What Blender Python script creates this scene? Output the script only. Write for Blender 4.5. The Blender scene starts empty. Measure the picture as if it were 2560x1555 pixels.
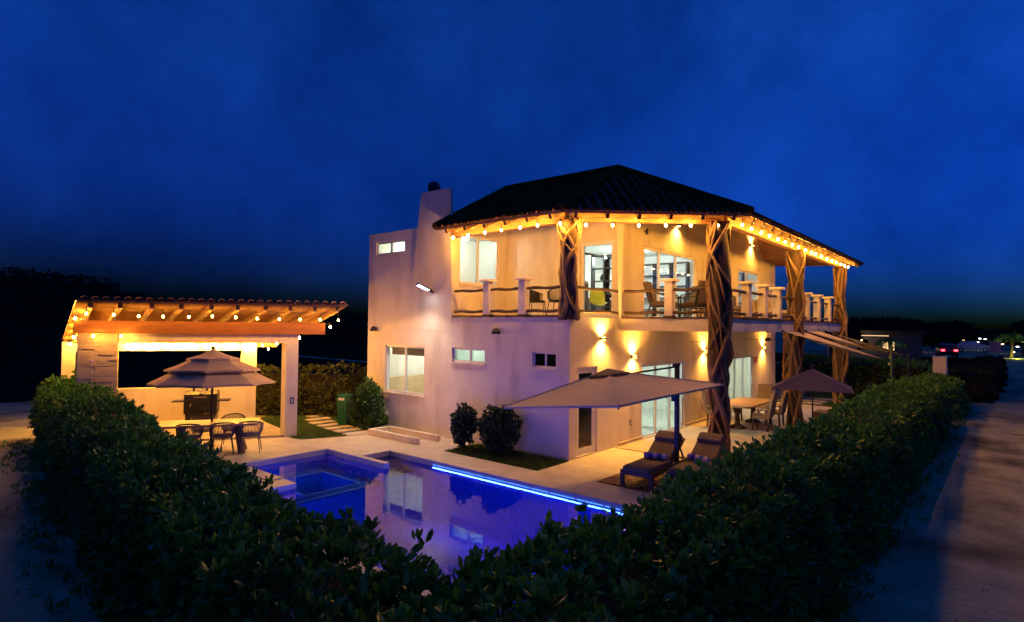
import bpy, math, random
import numpy as np
from mathutils import Vector, Matrix

random.seed(7)
rng = np.random.default_rng(7)
C = bpy.context.scene.collection
scene = bpy.context.scene
R = math.radians
PI = math.pi

# ------------------------------------------------------------------ camera
EYE = Vector((7.9695, -11.4977, 3.2008))
YAW, PITCH, ROLL, FPX = 0.70473, 0.02499, 0.01057, 1459.57
cam = bpy.data.cameras.new('camera')
cam.sensor_width = 36.0
cam.lens = 36.0 * FPX / 2560
cam.clip_start = 0.05
cam.clip_end = 3000
camo = bpy.data.objects.new('camera', cam)
C.objects.link(camo)
_f = Vector((-math.sin(YAW), math.cos(YAW), 0)); _r = Vector((math.cos(YAW), math.sin(YAW), 0)); _u = Vector((0, 0, 1))
f2 = _f * math.cos(PITCH) + _u * math.sin(PITCH)
u2_ = _u * math.cos(PITCH) - _f * math.sin(PITCH)
r3 = _r * math.cos(ROLL) + u2_ * math.sin(ROLL)
u3 = u2_ * math.cos(ROLL) - _r * math.sin(ROLL)
camo.matrix_world = Matrix(((r3.x, u3.x, -f2.x, EYE.x), (r3.y, u3.y, -f2.y, EYE.y), (r3.z, u3.z, -f2.z, EYE.z), (0, 0, 0, 1)))
scene.camera = camo

# ------------------------------------------------------------------ world: last light of dusk
SKY_GAIN = 2.75
world = bpy.data.worlds.new('World')
scene.world = world
world.use_nodes = True
wn, wl = world.node_tree.nodes, world.node_tree.links
wn.clear()
wout = wn.new('ShaderNodeOutputWorld'); wbg = wn.new('ShaderNodeBackground')
tc = wn.new('ShaderNodeTexCoord')
sky = wn.new('ShaderNodeTexSky'); sky.sky_type = 'NISHITA'; sky.sun_disc = False
sky.sun_elevation = R(-1.0); sky.sun_rotation = R(40); sky.air_density = 1.0; sky.dust_density = 0.6; sky.ozone_density = 4.0
hsv = wn.new('ShaderNodeMixRGB'); hsv.blend_type = 'MULTIPLY'; hsv.inputs[0].default_value = 1
hsv.inputs[2].default_value = (0.10, 1.22, 2.6, 1)
ns = wn.new('ShaderNodeTexNoise'); ns.inputs['Scale'].default_value = 3.0; ns.inputs['Detail'].default_value = 9
ns.inputs['Roughness'].default_value = 0.66
rmp = wn.new('ShaderNodeValToRGB'); rmp.color_ramp.elements[0].position = 0.3; rmp.color_ramp.elements[0].color = (0.50, 0.52, 0.60, 1)
rmp.color_ramp.elements[1].position = 0.72; rmp.color_ramp.elements[1].color = (4.0, 1.35, 1.2, 1)
mul = wn.new('ShaderNodeMixRGB'); mul.blend_type = 'MULTIPLY'; mul.inputs[0].default_value = 1
wl.new(tc.outputs['Generated'], ns.inputs['Vector'])
wl.new(ns.outputs['Fac'], rmp.inputs['Fac'])
wl.new(sky.outputs['Color'], hsv.inputs[1])
wl.new(hsv.outputs['Color'], mul.inputs[1]); wl.new(rmp.outputs['Color'], mul.inputs[2])
sep = wn.new('ShaderNodeSeparateXYZ'); wl.new(tc.outputs['Generated'], sep.inputs[0])
gr = wn.new('ShaderNodeValToRGB'); gr.color_ramp.elements[0].position = 0.0; gr.color_ramp.elements[0].color = (0.10, 0.21, 0.72, 1)
gr.color_ramp.elements[1].position = 0.48; gr.color_ramp.elements[1].color = (1, 1, 1, 1)
wl.new(sep.outputs['Z'], gr.inputs['Fac'])
mul2 = wn.new('ShaderNodeMixRGB'); mul2.blend_type = 'MULTIPLY'; mul2.inputs[0].default_value = 1
wl.new(mul.outputs['Color'], mul2.inputs[1]); wl.new(gr.outputs['Color'], mul2.inputs[2])
wl.new(mul2.outputs['Color'], wbg.inputs['Color'])
wbg.inputs['Strength'].default_value = 0.10 * SKY_GAIN
wl.new(wbg.outputs['Background'], wout.inputs['Surface'])

scene.view_settings.view_transform = 'Standard'
scene.view_settings.look = 'None'
scene.view_settings.exposure = 0.7
scene.view_settings.gamma = 1.0
scene.view_settings.use_curve_mapping = False
scene.render.engine = 'CYCLES'
cy = scene.cycles
cy.use_denoising = True
cy.max_bounces = 8; cy.diffuse_bounces = 4; cy.glossy_bounces = 4; cy.transmission_bounces = 6; cy.transparent_max_bounces = 12
cy.caustics_reflective = False; cy.caustics_refractive = False
cy.sample_clamp_indirect = 4.0
cy.use_light_tree = True

# light levels of the lamps; the underwater pool lamps and hedge side strip are added
BULB = 1180.0
FRONT, BACK, SIDE, HOUSE_SIDE = 270.0, 2600.0, 1500.0, 800.0
SCONCE = 230.0
ROOM = 1.7
LED = 1.3
LEDW = 120.0
WARM = (1.0, 0.50, 0.14)

# ------------------------------------------------------------------ materials
MATS = {}
def mat(name, col, rough=0.7, var=0.12, scale=4.0, bump=0.0, bscale=60.0, metal=0.0, spec=0.4, stretch=None, col2=None, detail=4.0, sheen=0.0, patch=None, pstretch=None):
    if name in MATS: return MATS[name]
    m = bpy.data.materials.new(name); m.use_nodes = True
    n, l = m.node_tree.nodes, m.node_tree.links
    b = n['Principled BSDF']
    b.inputs['Roughness'].default_value = rough; b.inputs['Metallic'].default_value = metal
    b.inputs['Specular IOR Level'].default_value = spec
    if sheen: b.inputs['Sheen Weight'].default_value = sheen
    t = n.new('ShaderNodeTexCoord'); mp = n.new('ShaderNodeMapping')
    if stretch: mp.inputs['Scale'].default_value = stretch
    l.new(t.outputs['Object'], mp.inputs['Vector'])
    nz = n.new('ShaderNodeTexNoise'); nz.inputs['Scale'].default_value = scale; nz.inputs['Detail'].default_value = detail
    nz.inputs['Roughness'].default_value = 0.6
    l.new(mp.outputs['Vector'], nz.inputs['Vector'])
    rp = n.new('ShaderNodeValToRGB')
    c2 = col2 if col2 else tuple(min(1, c * (1 + var)) for c in col)
    c1 = col if col2 else tuple(c * (1 - var) for c in col)
    rp.color_ramp.elements[0].position = 0.32; rp.color_ramp.elements[0].color = (*c1, 1)
    rp.color_ramp.elements[1].position = 0.68; rp.color_ramp.elements[1].color = (*c2, 1)
    l.new(nz.outputs['Fac'], rp.inputs['Fac'])
    out = rp.outputs['Color']
    if patch:   # large uneven wear: (colour, scale, amount)
        n2 = n.new('ShaderNodeTexNoise'); n2.inputs['Scale'].default_value = patch[1]; n2.inputs['Detail'].default_value = 6
        m2 = n.new('ShaderNodeMapping'); m2.inputs['Scale'].default_value = pstretch or (1, 1, 1); l.new(t.outputs['Object'], m2.inputs['Vector']); l.new(m2.outputs['Vector'], n2.inputs['Vector'])
        r2 = n.new('ShaderNodeValToRGB'); r2.color_ramp.elements[0].position = 0.5; r2.color_ramp.elements[1].position = 0.68
        r2.color_ramp.elements[0].color = (0, 0, 0, 1); r2.color_ramp.elements[1].color = (patch[2],) * 3 + (1,)
        l.new(n2.outputs['Fac'], r2.inputs['Fac'])
        mx = n.new('ShaderNodeMixRGB'); mx.inputs[2].default_value = (*patch[0], 1)
        l.new(r2.outputs['Color'], mx.inputs[0]); l.new(out, mx.inputs[1]); out = mx.outputs['Color']
    l.new(out, b.inputs['Base Color'])
    if bump:
        n3 = n.new('ShaderNodeTexNoise'); n3.inputs['Scale'].default_value = bscale; n3.inputs['Detail'].default_value = 5
        l.new(mp.outputs['Vector'], n3.inputs['Vector'])
        bp = n.new('ShaderNodeBump'); bp.inputs['Strength'].default_value = bump; bp.inputs['Distance'].default_value = 0.02
        l.new(n3.outputs['Fac'], bp.inputs['Height']); l.new(bp.outputs['Normal'], b.inputs['Normal'])
    MATS[name] = m
    return m

def emit(name, col, strength, sampling='AUTO'):
    if name in MATS: return MATS[name]
    m = bpy.data.materials.new(name); m.use_nodes = True
    n, l = m.node_tree.nodes, m.node_tree.links
    n.clear()
    o = n.new('ShaderNodeOutputMaterial'); e = n.new('ShaderNodeEmission')
    e.inputs['Color'].default_value = (*col, 1); e.inputs['Strength'].default_value = strength
    l.new(e.outputs[0], o.inputs['Surface'])
    MATS[name] = m
    return m

def glass(name, tint=(0.92, 0.97, 0.95), refl=1.0):
    m = bpy.data.materials.new(name); m.use_nodes = True
    n, l = m.node_tree.nodes, m.node_tree.links
    n.clear()
    o = n.new('ShaderNodeOutputMaterial'); t = n.new('ShaderNodeBsdfTransparent'); g = n.new('ShaderNodeBsdfGlossy')
    g.inputs['Roughness'].default_value = 0.02; t.inputs['Color'].default_value = (*tint, 1)
    fr = n.new('ShaderNodeFresnel'); fr.inputs['IOR'].default_value = 1.45
    mx = n.new('ShaderNodeMixShader')
    l.new(fr.outputs[0], mx.inputs[0]); l.new(t.outputs[0], mx.inputs[1]); l.new(g.outputs[0], mx.inputs[2])
    l.new(mx.outputs[0], o.inputs['Surface'])
    MATS[name] = m
    return m

STUCCO = mat('stucco', (0.74, 0.66, 0.55), 0.85, 0.06, 2.2, 0.5, 70, patch=((0.40, 0.33, 0.25), 1.6, 0.42), pstretch=(1, 1, .28), detail=8)
CONC = mat('painted_concrete', (0.70, 0.63, 0.54), 0.8, 0.08, 3, 0.25, 50)
DECK = mat('deck_concrete', (0.60, 0.52, 0.42), 0.62, 0.14, 2.6, 0.25, 35, patch=((0.24, 0.19, 0.14), 0.45, 0.45))
TERR = mat('terrace_stone', (0.44, 0.37, 0.28), 0.5, 0.16, 1.1, 0.2, 30, patch=((0.22, 0.17, 0.12), 0.8, 0.55))
COPING = mat('pool_coping', (0.58, 0.50, 0.42), 0.55, 0.08, 4, 0.15, 40)
DIRT = mat('dirt', (0.34, 0.33, 0.17), 0.95, spec=0.02, var=0.25, scale=1.2, bump=1.0, bscale=9, col2=(0.52, 0.51, 0.27), detail=12, patch=((0.07, 0.07, 0.03), 0.45, 0.85))
LAWN = mat('lawn_soil', (0.035, 0.06, 0.012), 0.95, 0.3, 8, 0.5, 60)
GRASS = mat('grass_blade', (0.045, 0.10, 0.012), 0.6, 0.3, 3, col2=(0.10, 0.17, 0.025))
BEAMW = mat('beam_wood', (0.23, 0.11, 0.05), 0.6, 0.2, 2.0, 0.3, 12, stretch=(1, 1, 6), col2=(0.33, 0.17, 0.08), detail=7)
DARKW = mat('dark_wood', (0.045, 0.026, 0.018), 0.55, 0.3, 4, 0.25, 20, col2=(0.085, 0.05, 0.032))
ROOFT = mat('roof_tile_clay', (0.10, 0.042, 0.009), 0.95, 0.35, 3.0, 0.35, 25, col2=(0.20, 0.095, 0.022), spec=.02)
CLAY = mat('terracotta', (0.36, 0.16, 0.085), 0.75, 0.25, 3.0, 0.3, 25, col2=(0.48, 0.25, 0.14))
TRUNK = mat('driftwood', (0.13, 0.075, 0.036), 0.7, 0.2, 5, 1.0, 30, stretch=(1, 1, 0.22), col2=(0.34, 0.215, 0.115), detail=10)
TRUNKD = mat('driftwood_core', (0.045, 0.028, 0.02), 0.85, 0.3, 3.0, 0.5, 14, stretch=(1, 1, 0.3), col2=(0.09, 0.055, 0.035))  # dark tone puts the shadow between root strands into the core
WHITEM = mat('white_frame', (0.70, 0.68, 0.66), 0.4, 0.03, 3)
BLACKM = mat('black_metal', (0.012, 0.012, 0.014), 0.42, 0.2, 6, spec=0.5)
PLASTER = mat('interior_white', (0.80, 0.82, 0.78), 0.8, 0.02, 2)
FLOORI = mat('interior_floor', (0.62, 0.63, 0.58), 0.25, 0.05, 2)
CLOTHT = mat('umbrella_cloth', (0.68, 0.43, 0.22), 0.9, 0.06, 5, 0.3, 140, sheen=0.1)
CLOTHG = mat('cantilever_cloth', (0.42, 0.36, 0.31), 0.9, 0.06, 5, 0.3, 140)
CLOTHP = mat('purple_cloth', (0.022, 0.018, 0.12), 0.9, 0.08, 5, 0.3, 140)
SAILM = mat('sail_cloth', (0.46, 0.38, 0.32), 0.85, 0.08, 2, 0.2, 90)
CUSH = mat('cushion_taupe', (0.14, 0.105, 0.08), 0.95, 0.15, 6, 0.4, 120)
TUFT = mat('linen_upholstery', (0.42, 0.34, 0.24), 0.9, 0.1, 6, 0.3, 120)
TABLEW = mat('table_wood', (0.42, 0.26, 0.13), 0.38, 0.2, 2.5, 0.1, 18, stretch=(6, 1, 1), col2=(0.55, 0.36, 0.19))
ROPE = mat('rope_taupe', (0.22, 0.17, 0.15), 0.85, 0.15, 9)
ROPEB = mat('rope_black', (0.02, 0.018, 0.018), 0.7, 0.2, 9)
GREENP = mat('green_plastic', (0.008, 0.12, 0.05), 0.45, 0.1, 4)
PANE = glass('window_glass')
PANED = glass('dark_window_glass', (0.35, 0.36, 0.35))

# ------------------------------------------------------------------ mesh building
class MB:
    def __init__(s): s.v = []; s.f = []; s.m = []
    def add(s, vs, fs):
        k = len(s.v); s.v.extend([tuple(v) for v in vs]); s.f.extend([tuple(i + k for i in f) for f in fs]); return s
    def box(s, x0, x1, y0, y1, z0, z1):
        return s.add([(x0, y0, z0), (x1, y0, z0), (x1, y1, z0), (x0, y1, z0), (x0, y0, z1), (x1, y0, z1), (x1, y1, z1), (x0, y1, z1)],
                     [(3, 2, 1, 0), (4, 5, 6, 7), (0, 1, 5, 4), (1, 2, 6, 5), (2, 3, 7, 6), (3, 0, 4, 7)])
    def cbox(s, x0, x1, y0, y1, z0, z1, c=0.015):
        """box with small chamfers on its vertical and top edges"""
        a = [(x0 + c, y0), (x1 - c, y0), (x1, y0 + c), (x1, y1 - c), (x1 - c, y1), (x0 + c, y1), (x0, y1 - c), (x0, y0 + c)]
        b = [(x0 + 2 * c, y0 + c), (x1 - 2 * c, y0 + c), (x1 - c, y0 + 2 * c), (x1 - c, y1 - 2 * c), (x1 - 2 * c, y1 - c), (x0 + 2 * c, y1 - c), (x0 + c, y1 - 2 * c), (x0 + c, y0 + 2 * c)]
        vs = [(x, y, z0) for x, y in a] + [(x, y, z1 - c) for x, y in a] + [(x, y, z1) for x, y in b]
        fs = [tuple(range(7, -1, -1)), tuple(range(16, 24))]
        for k in (0, 8):
            for i in range(8):
                j = (i + 1) % 8; fs.append((k + i, k + j, k + 8 + j, k + 8 + i))
        return s.add(vs, fs)
    def beam(s, p0, p1, w, h, up=(0, 0, 1)):
        p0, p1 = Vector(p0), Vector(p1); d = (p1 - p0).normalized(); up = Vector(up)
        x = d.cross(up)
        x = (x.normalized() if x.length > 1e-6 else Vector((1, 0, 0))) ; z = x.cross(d).normalized()
        vs = []
        for p in (p0, p1):
            for a, b in ((-1, -1), (1, -1), (1, 1), (-1, 1)): vs.append(p + x * (a * w / 2) + z * (b * h / 2))
        return s.add(vs, [(0, 1, 2, 3), (7, 6, 5, 4), (0, 4, 5, 1), (1, 5, 6, 2), (2, 6, 7, 3), (3, 7, 4, 0)])
    def tube(s, pts, r, n=6, cap=True, flat=1.0):
        pts = [Vector(p) for p in pts]; k = len(pts)
        rs = r if isinstance(r, (list, tuple)) else [r] * k
        ref = Vector((0, 0, 1)); vs = []
        d0 = (pts[1] - pts[0]).normalized()
        if abs(d0.z) > 0.9: ref = Vector((1, 0, 0))
        x = d0.cross(ref).normalized()
        for i, p in enumerate(pts):
            d = (pts[min(i + 1, k - 1)] - pts[max(i - 1, 0)]).normalized()
            x = (x - d * x.dot(d)).normalized(); y = d.cross(x)
            for j in range(n):
                a = 2 * PI * j / n
                vs.append(p + x * (math.cos(a) * rs[i]) + y * (math.sin(a) * rs[i] * flat))
        fs = []
        for i in range(k - 1):
            for j in range(n):
                j2 = (j + 1) % n; fs.append((i * n + j, i * n + j2, (i + 1) * n + j2, (i + 1) * n + j))
        if cap: fs.append(tuple(range(n - 1, -1, -1))); fs.append(tuple((k - 1) * n + j for j in range(n)))
        return s.add(vs, fs)
    def lathe(s, prof, n=12, c=(0, 0, 0)):
        vs = [(c[0] + r * math.cos(2 * PI * j / n), c[1] + r * math.sin(2 * PI * j / n), c[2] + z) for r, z in prof for j in range(n)]
        fs = []
        for i in range(len(prof) - 1):
            for j in range(n):
                j2 = (j + 1) % n; fs.append((i * n + j, i * n + j2, (i + 1) * n + j2, (i + 1) * n + j))
        fs.append(tuple(range(n - 1, -1, -1))); fs.append(tuple((len(prof) - 1) * n + j for j in range(n)))
        return s.add(vs, fs)
    def prism(s, poly, z0, z1):
        n = len(poly)
        vs = [(x, y, z0) for x, y in poly] + [(x, y, z1) for x, y in poly]
        return s.add(vs, [tuple(range(n - 1, -1, -1)), tuple(range(n, 2 * n))] + [(i, (i + 1) % n, n + (i + 1) % n, n + i) for i in range(n)])
    def slab(s, quad, t):
        """plate of thickness t under a polygon given by 3D points"""
        q = [Vector(p) for p in quad]; n = len(q)
        nn = (q[1] - q[0]).cross(q[2] - q[0]).normalized()
        if nn.z < 0: nn = -nn
        return s.add(q + [p - nn * t for p in q], [tuple(range(n)), tuple(range(2 * n - 1, n - 1, -1))] + [(i, n + i, n + (i + 1) % n, (i + 1) % n) for i in range(n)])
    def grid(s, P, Q, holes, fn, t0, t1):
        """wall plate with openings. P, Q: ranges; holes: (p0,p1,q0,q1); fn(p,q,t) -> point"""
        ps = sorted({P[0], P[1], *[h[0] for h in holes], *[h[1] for h in holes]}); qs = sorted({Q[0], Q[1], *[h[2] for h in holes], *[h[3] for h in holes]})
        ps = [p for p in ps if P[0] <= p <= P[1]]; qs = [q for q in qs if Q[0] <= q <= Q[1]]
        def solid(i, j):
            if i < 0 or j < 0 or i >= len(ps) - 1 or j >= len(qs) - 1: return False
            a, b = (ps[i] + ps[i + 1]) / 2, (qs[j] + qs[j + 1]) / 2
            return not any(h[0] < a < h[1] and h[2] < b < h[3] for h in holes)
        for i in range(len(ps) - 1):
            for j in range(len(qs) - 1):
                if not solid(i, j): continue
                a0, a1, b0, b1 = ps[i], ps[i + 1], qs[j], qs[j + 1]
                F = [((a0, b0, t0), (a1, b0, t0), (a1, b1, t0), (a0, b1, t0)), ((a0, b0, t1), (a0, b1, t1), (a1, b1, t1), (a1, b0, t1))]
                if not solid(i - 1, j): F.append(((a0, b0, t0), (a0, b1, t0), (a0, b1, t1), (a0, b0, t1)))
                if not solid(i + 1, j): F.append(((a1, b0, t0), (a1, b0, t1), (a1, b1, t1), (a1, b1, t0)))
                if not solid(i, j - 1): F.append(((a0, b0, t0), (a0, b0, t1), (a1, b0, t1), (a1, b0, t0)))
                if not solid(i, j + 1): F.append(((a0, b1, t0), (a1, b1, t0), (a1, b1, t1), (a0, b1, t1)))
                for q in F: s.add([fn(*p) for p in q], [(0, 1, 2, 3)])
        return s
    def mesh(s, name, m, smooth=False, xf=None):
        me = bpy.data.meshes.new(name)
        vs = s.v
        if xf: vs = [tuple(xf @ Vector(v)) for v in vs]
        me.from_pydata(vs, [], s.f); me.validate(); me.update()
        for mm in (m if isinstance(m, (list, tuple)) else [m]): me.materials.append(mm)
        if smooth: me.polygons.foreach_set('use_smooth', [True] * len(me.polygons))
        return me

XF = {}   # world matrix of a thing, for parts given in world coordinates
def tag(o, label=None, cat=None, group=None, kind=None):
    if label: o['label'] = label
    if cat: o['category'] = cat
    if group: o['group'] = group
    if kind: o['kind'] = kind
    return o
def thing(name, label, cat, loc=(0, 0, 0), rz=0.0, group=None):
    o = bpy.data.objects.new(name, None); C.objects.link(o); o.empty_display_size = 0.2
    o.location = loc; o.rotation_euler = (0, 0, rz)
    XF[o.name] = Matrix.Translation(Vector(loc)) @ Matrix.Rotation(rz, 4, 'Z')
    return tag(o, label, cat, group)
def part(name, mb, m, parent=None, world=False, smooth=False, kind=None, label=None):
    xf = None
    if parent is not None and world: xf = XF[parent.name].inverted()
    o = bpy.data.objects.new(name, mb.mesh(name, m, smooth, xf)); C.objects.link(o)
    if parent is not None: o.parent = parent; XF[o.name] = XF[parent.name]
    else: XF[o.name] = Matrix.Identity(4)
    if kind: o['kind'] = kind
    if label: o['label'] = label
    return o
def inst(name, mesh, parent, loc, rot=(0, 0, 0), sc=(1, 1, 1)):
    o = bpy.data.objects.new(name, mesh); C.objects.link(o); o.location = loc; o.rotation_euler = rot; o.scale = sc
    if parent is not None: o.parent = parent; XF[o.name] = XF[parent.name]
    return o
def solo(name, mb, m, label, cat, group=None, smooth=False):
    return tag(part(name, mb, m, smooth=smooth), label, cat, group)
def setting(name, mb, m, smooth=False):
    o = part(name, mb, m, smooth=smooth); o['kind'] = 'structure'; return o
def copy_tree(o, parent=None):
    c = o.copy(); C.objects.link(c)
    if parent is not None: c.parent = parent
    for ch in list(o.children): copy_tree(ch, c)
    return c
def dup(root, loc, rz, label, group=None):
    c = copy_tree(root); c.location = loc; c.rotation_euler = (0, 0, rz); c['label'] = label
    if group: c['group'] = group
    return c
def lamp(kind, name, parent, loc, energy, col, size=0.03, rot=(0, 0, 0), spot=None, blend=0.5, world=False, sy=None):
    L = bpy.data.lights.new(name, kind); L.energy = energy; L.color = col
    if kind == 'AREA':
        L.shape = 'RECTANGLE'; L.size = size; L.size_y = sy or size
    else: L.shadow_soft_size = size
    if spot: L.spot_size = R(spot); L.spot_blend = blend
    o = bpy.data.objects.new(name, L); C.objects.link(o)
    loc = Vector(loc)
    if parent is not None:
        o.parent = parent
        if world: loc = XF[parent.name].inverted() @ loc
    o.location = loc; o.rotation_euler = rot
    return o

# ------------------------------------------------------------------ foliage
def leaf_material(name, dark, light, rough=0.38):
    m = bpy.data.materials.new(name); m.use_nodes = True
    n, l = m.node_tree.nodes, m.node_tree.links
    b = n['Principled BSDF']; b.inputs['Roughness'].default_value = rough; b.inputs['Specular IOR Level'].default_value = 0.45
    a = n.new('ShaderNodeAttribute'); a.attribute_name = 'tone'
    rp = n.new('ShaderNodeValToRGB'); rp.color_ramp.elements[0].color = (*dark, 1); rp.color_ramp.elements[1].color = (*light, 1)
    l.new(a.outputs['Fac'], rp.inputs['Fac']); l.new(rp.outputs['Color'], b.inputs['Base Color'])
    tr = n.new('ShaderNodeBsdfTranslucent'); l.new(rp.outputs['Color'], tr.inputs['Color'])
    mx = n.new('ShaderNodeMixShader'); mx.inputs[0].default_value = 0.18
    l.new(b.outputs[0], mx.inputs[1]); l.new(tr.outputs[0], mx.inputs[2]); l.new(mx.outputs[0], n['Material Output'].inputs['Surface'])
    return m
LEAF = leaf_material('hedge_leaf', (0.034, 0.13, 0.017), (0.125, 0.36, 0.038))
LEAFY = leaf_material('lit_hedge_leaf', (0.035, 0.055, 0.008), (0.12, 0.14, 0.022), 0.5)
LEAFB = leaf_material('bush_leaf', (0.02, 0.06, 0.012), (0.08, 0.17, 0.03))
LEAFD = leaf_material('round_bush_leaf', (0.014, 0.035, 0.018), (0.05, 0.09, 0.035), 0.32)
LEAFT = leaf_material('far_leaf', (0.012, 0.02, 0.008), (0.035, 0.05, 0.02), 0.8)
TWIG = mat('hedge_twig', (0.018, 0.016, 0.008), 0.95, 0.3, 6)

def leaves_mesh(name, P, D, L, Wd, m):
    """P base points, D directions, L lengths, Wd widths (numpy): one folded oval leaf each"""
    n = len(P)
    D = D / np.linalg.norm(D, axis=1, keepdims=True)
    ref = rng.normal(size=(n, 3)); S = np.cross(D, ref); S /= np.linalg.norm(S, axis=1, keepdims=True) + 1e-9
    N = np.cross(S, D)
    L = L[:, None]; Wd = Wd[:, None]
    V = np.empty((n, 6, 3))
    V[:, 0] = P
    V[:, 1] = P + D * L * .38 + S * Wd * .5 + N * Wd * .14
    V[:, 2] = P + D * L * .78 + S * Wd * .40 + N * Wd * .05
    V[:, 3] = P + D * L - N * Wd * .10
    V[:, 4] = P + D * L * .78 - S * Wd * .40 + N * Wd * .05
    V[:, 5] = P + D * L * .38 - S * Wd * .5 + N * Wd * .14
    me = bpy.data.meshes.new(name)
    me.vertices.add(n * 6); me.vertices.foreach_set('co', V.reshape(-1).astype(np.float32))
    base = (np.arange(n) * 6)[:, None]
    q = np.concatenate([base + np.array([[0, 1, 2, 3]]), base + np.array([[0, 3, 4, 5]])], axis=1).reshape(-1)
    me.loops.add(n * 8); me.loops.foreach_set('vertex_index', q.astype(np.int32))
    me.polygons.add(n * 2); me.polygons.foreach_set('loop_start', (np.arange(n * 2) * 4).astype(np.int32))
    me.polygons.foreach_set('loop_total', np.full(n * 2, 4, np.int32))
    at = me.attributes.new('tone', 'FLOAT', 'FACE')
    at.data.foreach_set('value', np.repeat(np.clip(rng.normal(.45, .22, n) + .28 * lump(P[:, 0] * 1.6, P[:, 1] * 1.6, P[:, 2]), 0, 1), 2).astype(np.float32))
    me.update(); me.validate()
    me.materials.append(m)
    return me
def rosettes(centres, normals, k, L, Wd, spread=0.75):
    n = len(centres)
    P = np.repeat(centres, k, axis=0); N = np.repeat(normals, k, axis=0)
    D = N + rng.normal(size=P.shape) * spread
    s = np.clip(rng.normal(1, .22, len(P)), .5, 1.6)
    return P + rng.normal(size=P.shape) * L * .15, D, L * s, Wd * s
def foliage(name, parent, centres, normals, k, L, Wd, m, spread=.75):
    P, D, l, w = rosettes(np.asarray(centres, float), np.asarray(normals, float), k, L, Wd, spread)
    if parent is not None:
        iv = np.array(XF[parent.name].inverted()); P = P @ iv[:3, :3].T + iv[:3, 3]; D = D @ iv[:3, :3].T
    o = bpy.data.objects.new(name, leaves_mesh(name, P, D, l, w, m)); C.objects.link(o)
    o['kind'] = 'stuff'
    if parent is not None: o.parent = parent
    return o
def lump(x, y, z, f=1.0):
    return (np.sin(x * 1.3 * f + 1.7 * z) + np.sin(y * 1.7 * f + .6 * x) + np.sin((x + y) * 2.9 * f + 2 * z) * .6 + np.sin((x - y) * 4.3 * f) * .4) / 3
def hedge_run(p0, p1, w, h, dens, L):
    """surface samples of a clipped but uneven hedge between two ground points"""
    p0 = np.array(p0, float); p1 = np.array(p1, float); d = p1 - p0; ln = np.linalg.norm(d); d /= ln; s = np.array([-d[1], d[0]])
    per = 2 * h + w; n = int(ln * per * dens)
    t = rng.random(n) * ln; u = rng.random(n) * per
    hh = h
    side = np.where(u < h, -1, np.where(u < h + w, 0, 1))
    off = np.where(side == 0, (u - h) - w / 2, side * w / 2)
    z = np.where(side == -1, u, np.where(side == 1, u - h - w, hh))
    # rounded shoulders
    nx = np.where(side == 0, off / (w / 2) * .7, side * 1.0); nz = np.where(side == 0, 1.0, np.clip((z / h - .55) * 1.6, -.1, 1))
    rnd = np.where(side == 0, -0.16 * np.abs(off / (w / 2)) ** 3 * 1.0, 0)
    X = p0[0] + d[0] * t + s[0] * off; Y = p0[1] + d[1] * t + s[1] * off
    b = lump(X, Y, z) * .17 + lump(X * 3.1, Y * 3.1, z * 2) * .07 + rng.normal(size=n) * .04
    pull = np.where(side != 0, -0.14 * np.clip(z / h, 0, 1) ** 4, 0)
    X += s[0] * side * (b + pull); Y += s[1] * side * (b + pull)
    Z = z + rnd + np.where(side == 0, b, 0)
    Nn = np.stack([s[0] * nx, s[1] * nx, nz], 1) + rng.normal(size=(n, 3)) * .25
    P = np.stack([X, Y, np.maximum(Z, .03)], 1)
    for e_, q_ in ((-1, p0), (1, p1)):      # leafy end faces
        m_ = int(w * h * dens); o_ = rng.uniform(-w / 2, w / 2, m_); zz = rng.uniform(.03, h - .05, m_); dp = rng.normal(0, .05, m_) + lump(o_ * 3, zz * 3, zz) * .08
        P = np.concatenate([P, np.stack([q_[0] + s[0] * o_ + d[0] * e_ * dp, q_[1] + s[1] * o_ + d[1] * e_ * dp, zz], 1)])
        Nn = np.concatenate([Nn, np.array([[d[0] * e_, d[1] * e_, .3]]) + rng.normal(size=(m_, 3)) * .3])
    return P, Nn
def hedge_core(mb, p0, p1, w, h, inset=.16):
    p0 = Vector((*p0, 0)); p1 = Vector((*p1, 0)); hh = h - inset; d_ = (p1 - p0).normalized() * inset; p0, p1 = p0 + d_, p1 - d_
    return mb.beam(p0 + Vector((0, 0, hh / 2)), p1 + Vector((0, 0, hh / 2)), w - 2 * inset, hh)
def blob_samples(c, rad, n, bump=.30):
    v = rng.normal(size=(n, 3)); v /= np.linalg.norm(v, axis=1, keepdims=True)
    r = 1 + bump * lump(v[:, 0] * 3 + c[0], v[:, 1] * 3 + c[1], v[:, 2] * 3) + rng.normal(size=n) * .05
    return np.array(c) + v * np.array(rad) * r[:, None], v + rng.normal(size=(n, 3)) * .3

# ================================================================== SETTING
def XYf(z): return lambda p, q, t: (p, q, z + t)
POOLBOX = (-5.75, 4.75, -7.15, -2.05)
PH = (POOLBOX[0], POOLBOX[1], POOLBOX[2], POOLBOX[3])
setting('ground', MB().grid((-900, 900), (-900, 900), [PH], XYf(-0.012), 0, -.004), DIRT)
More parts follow.
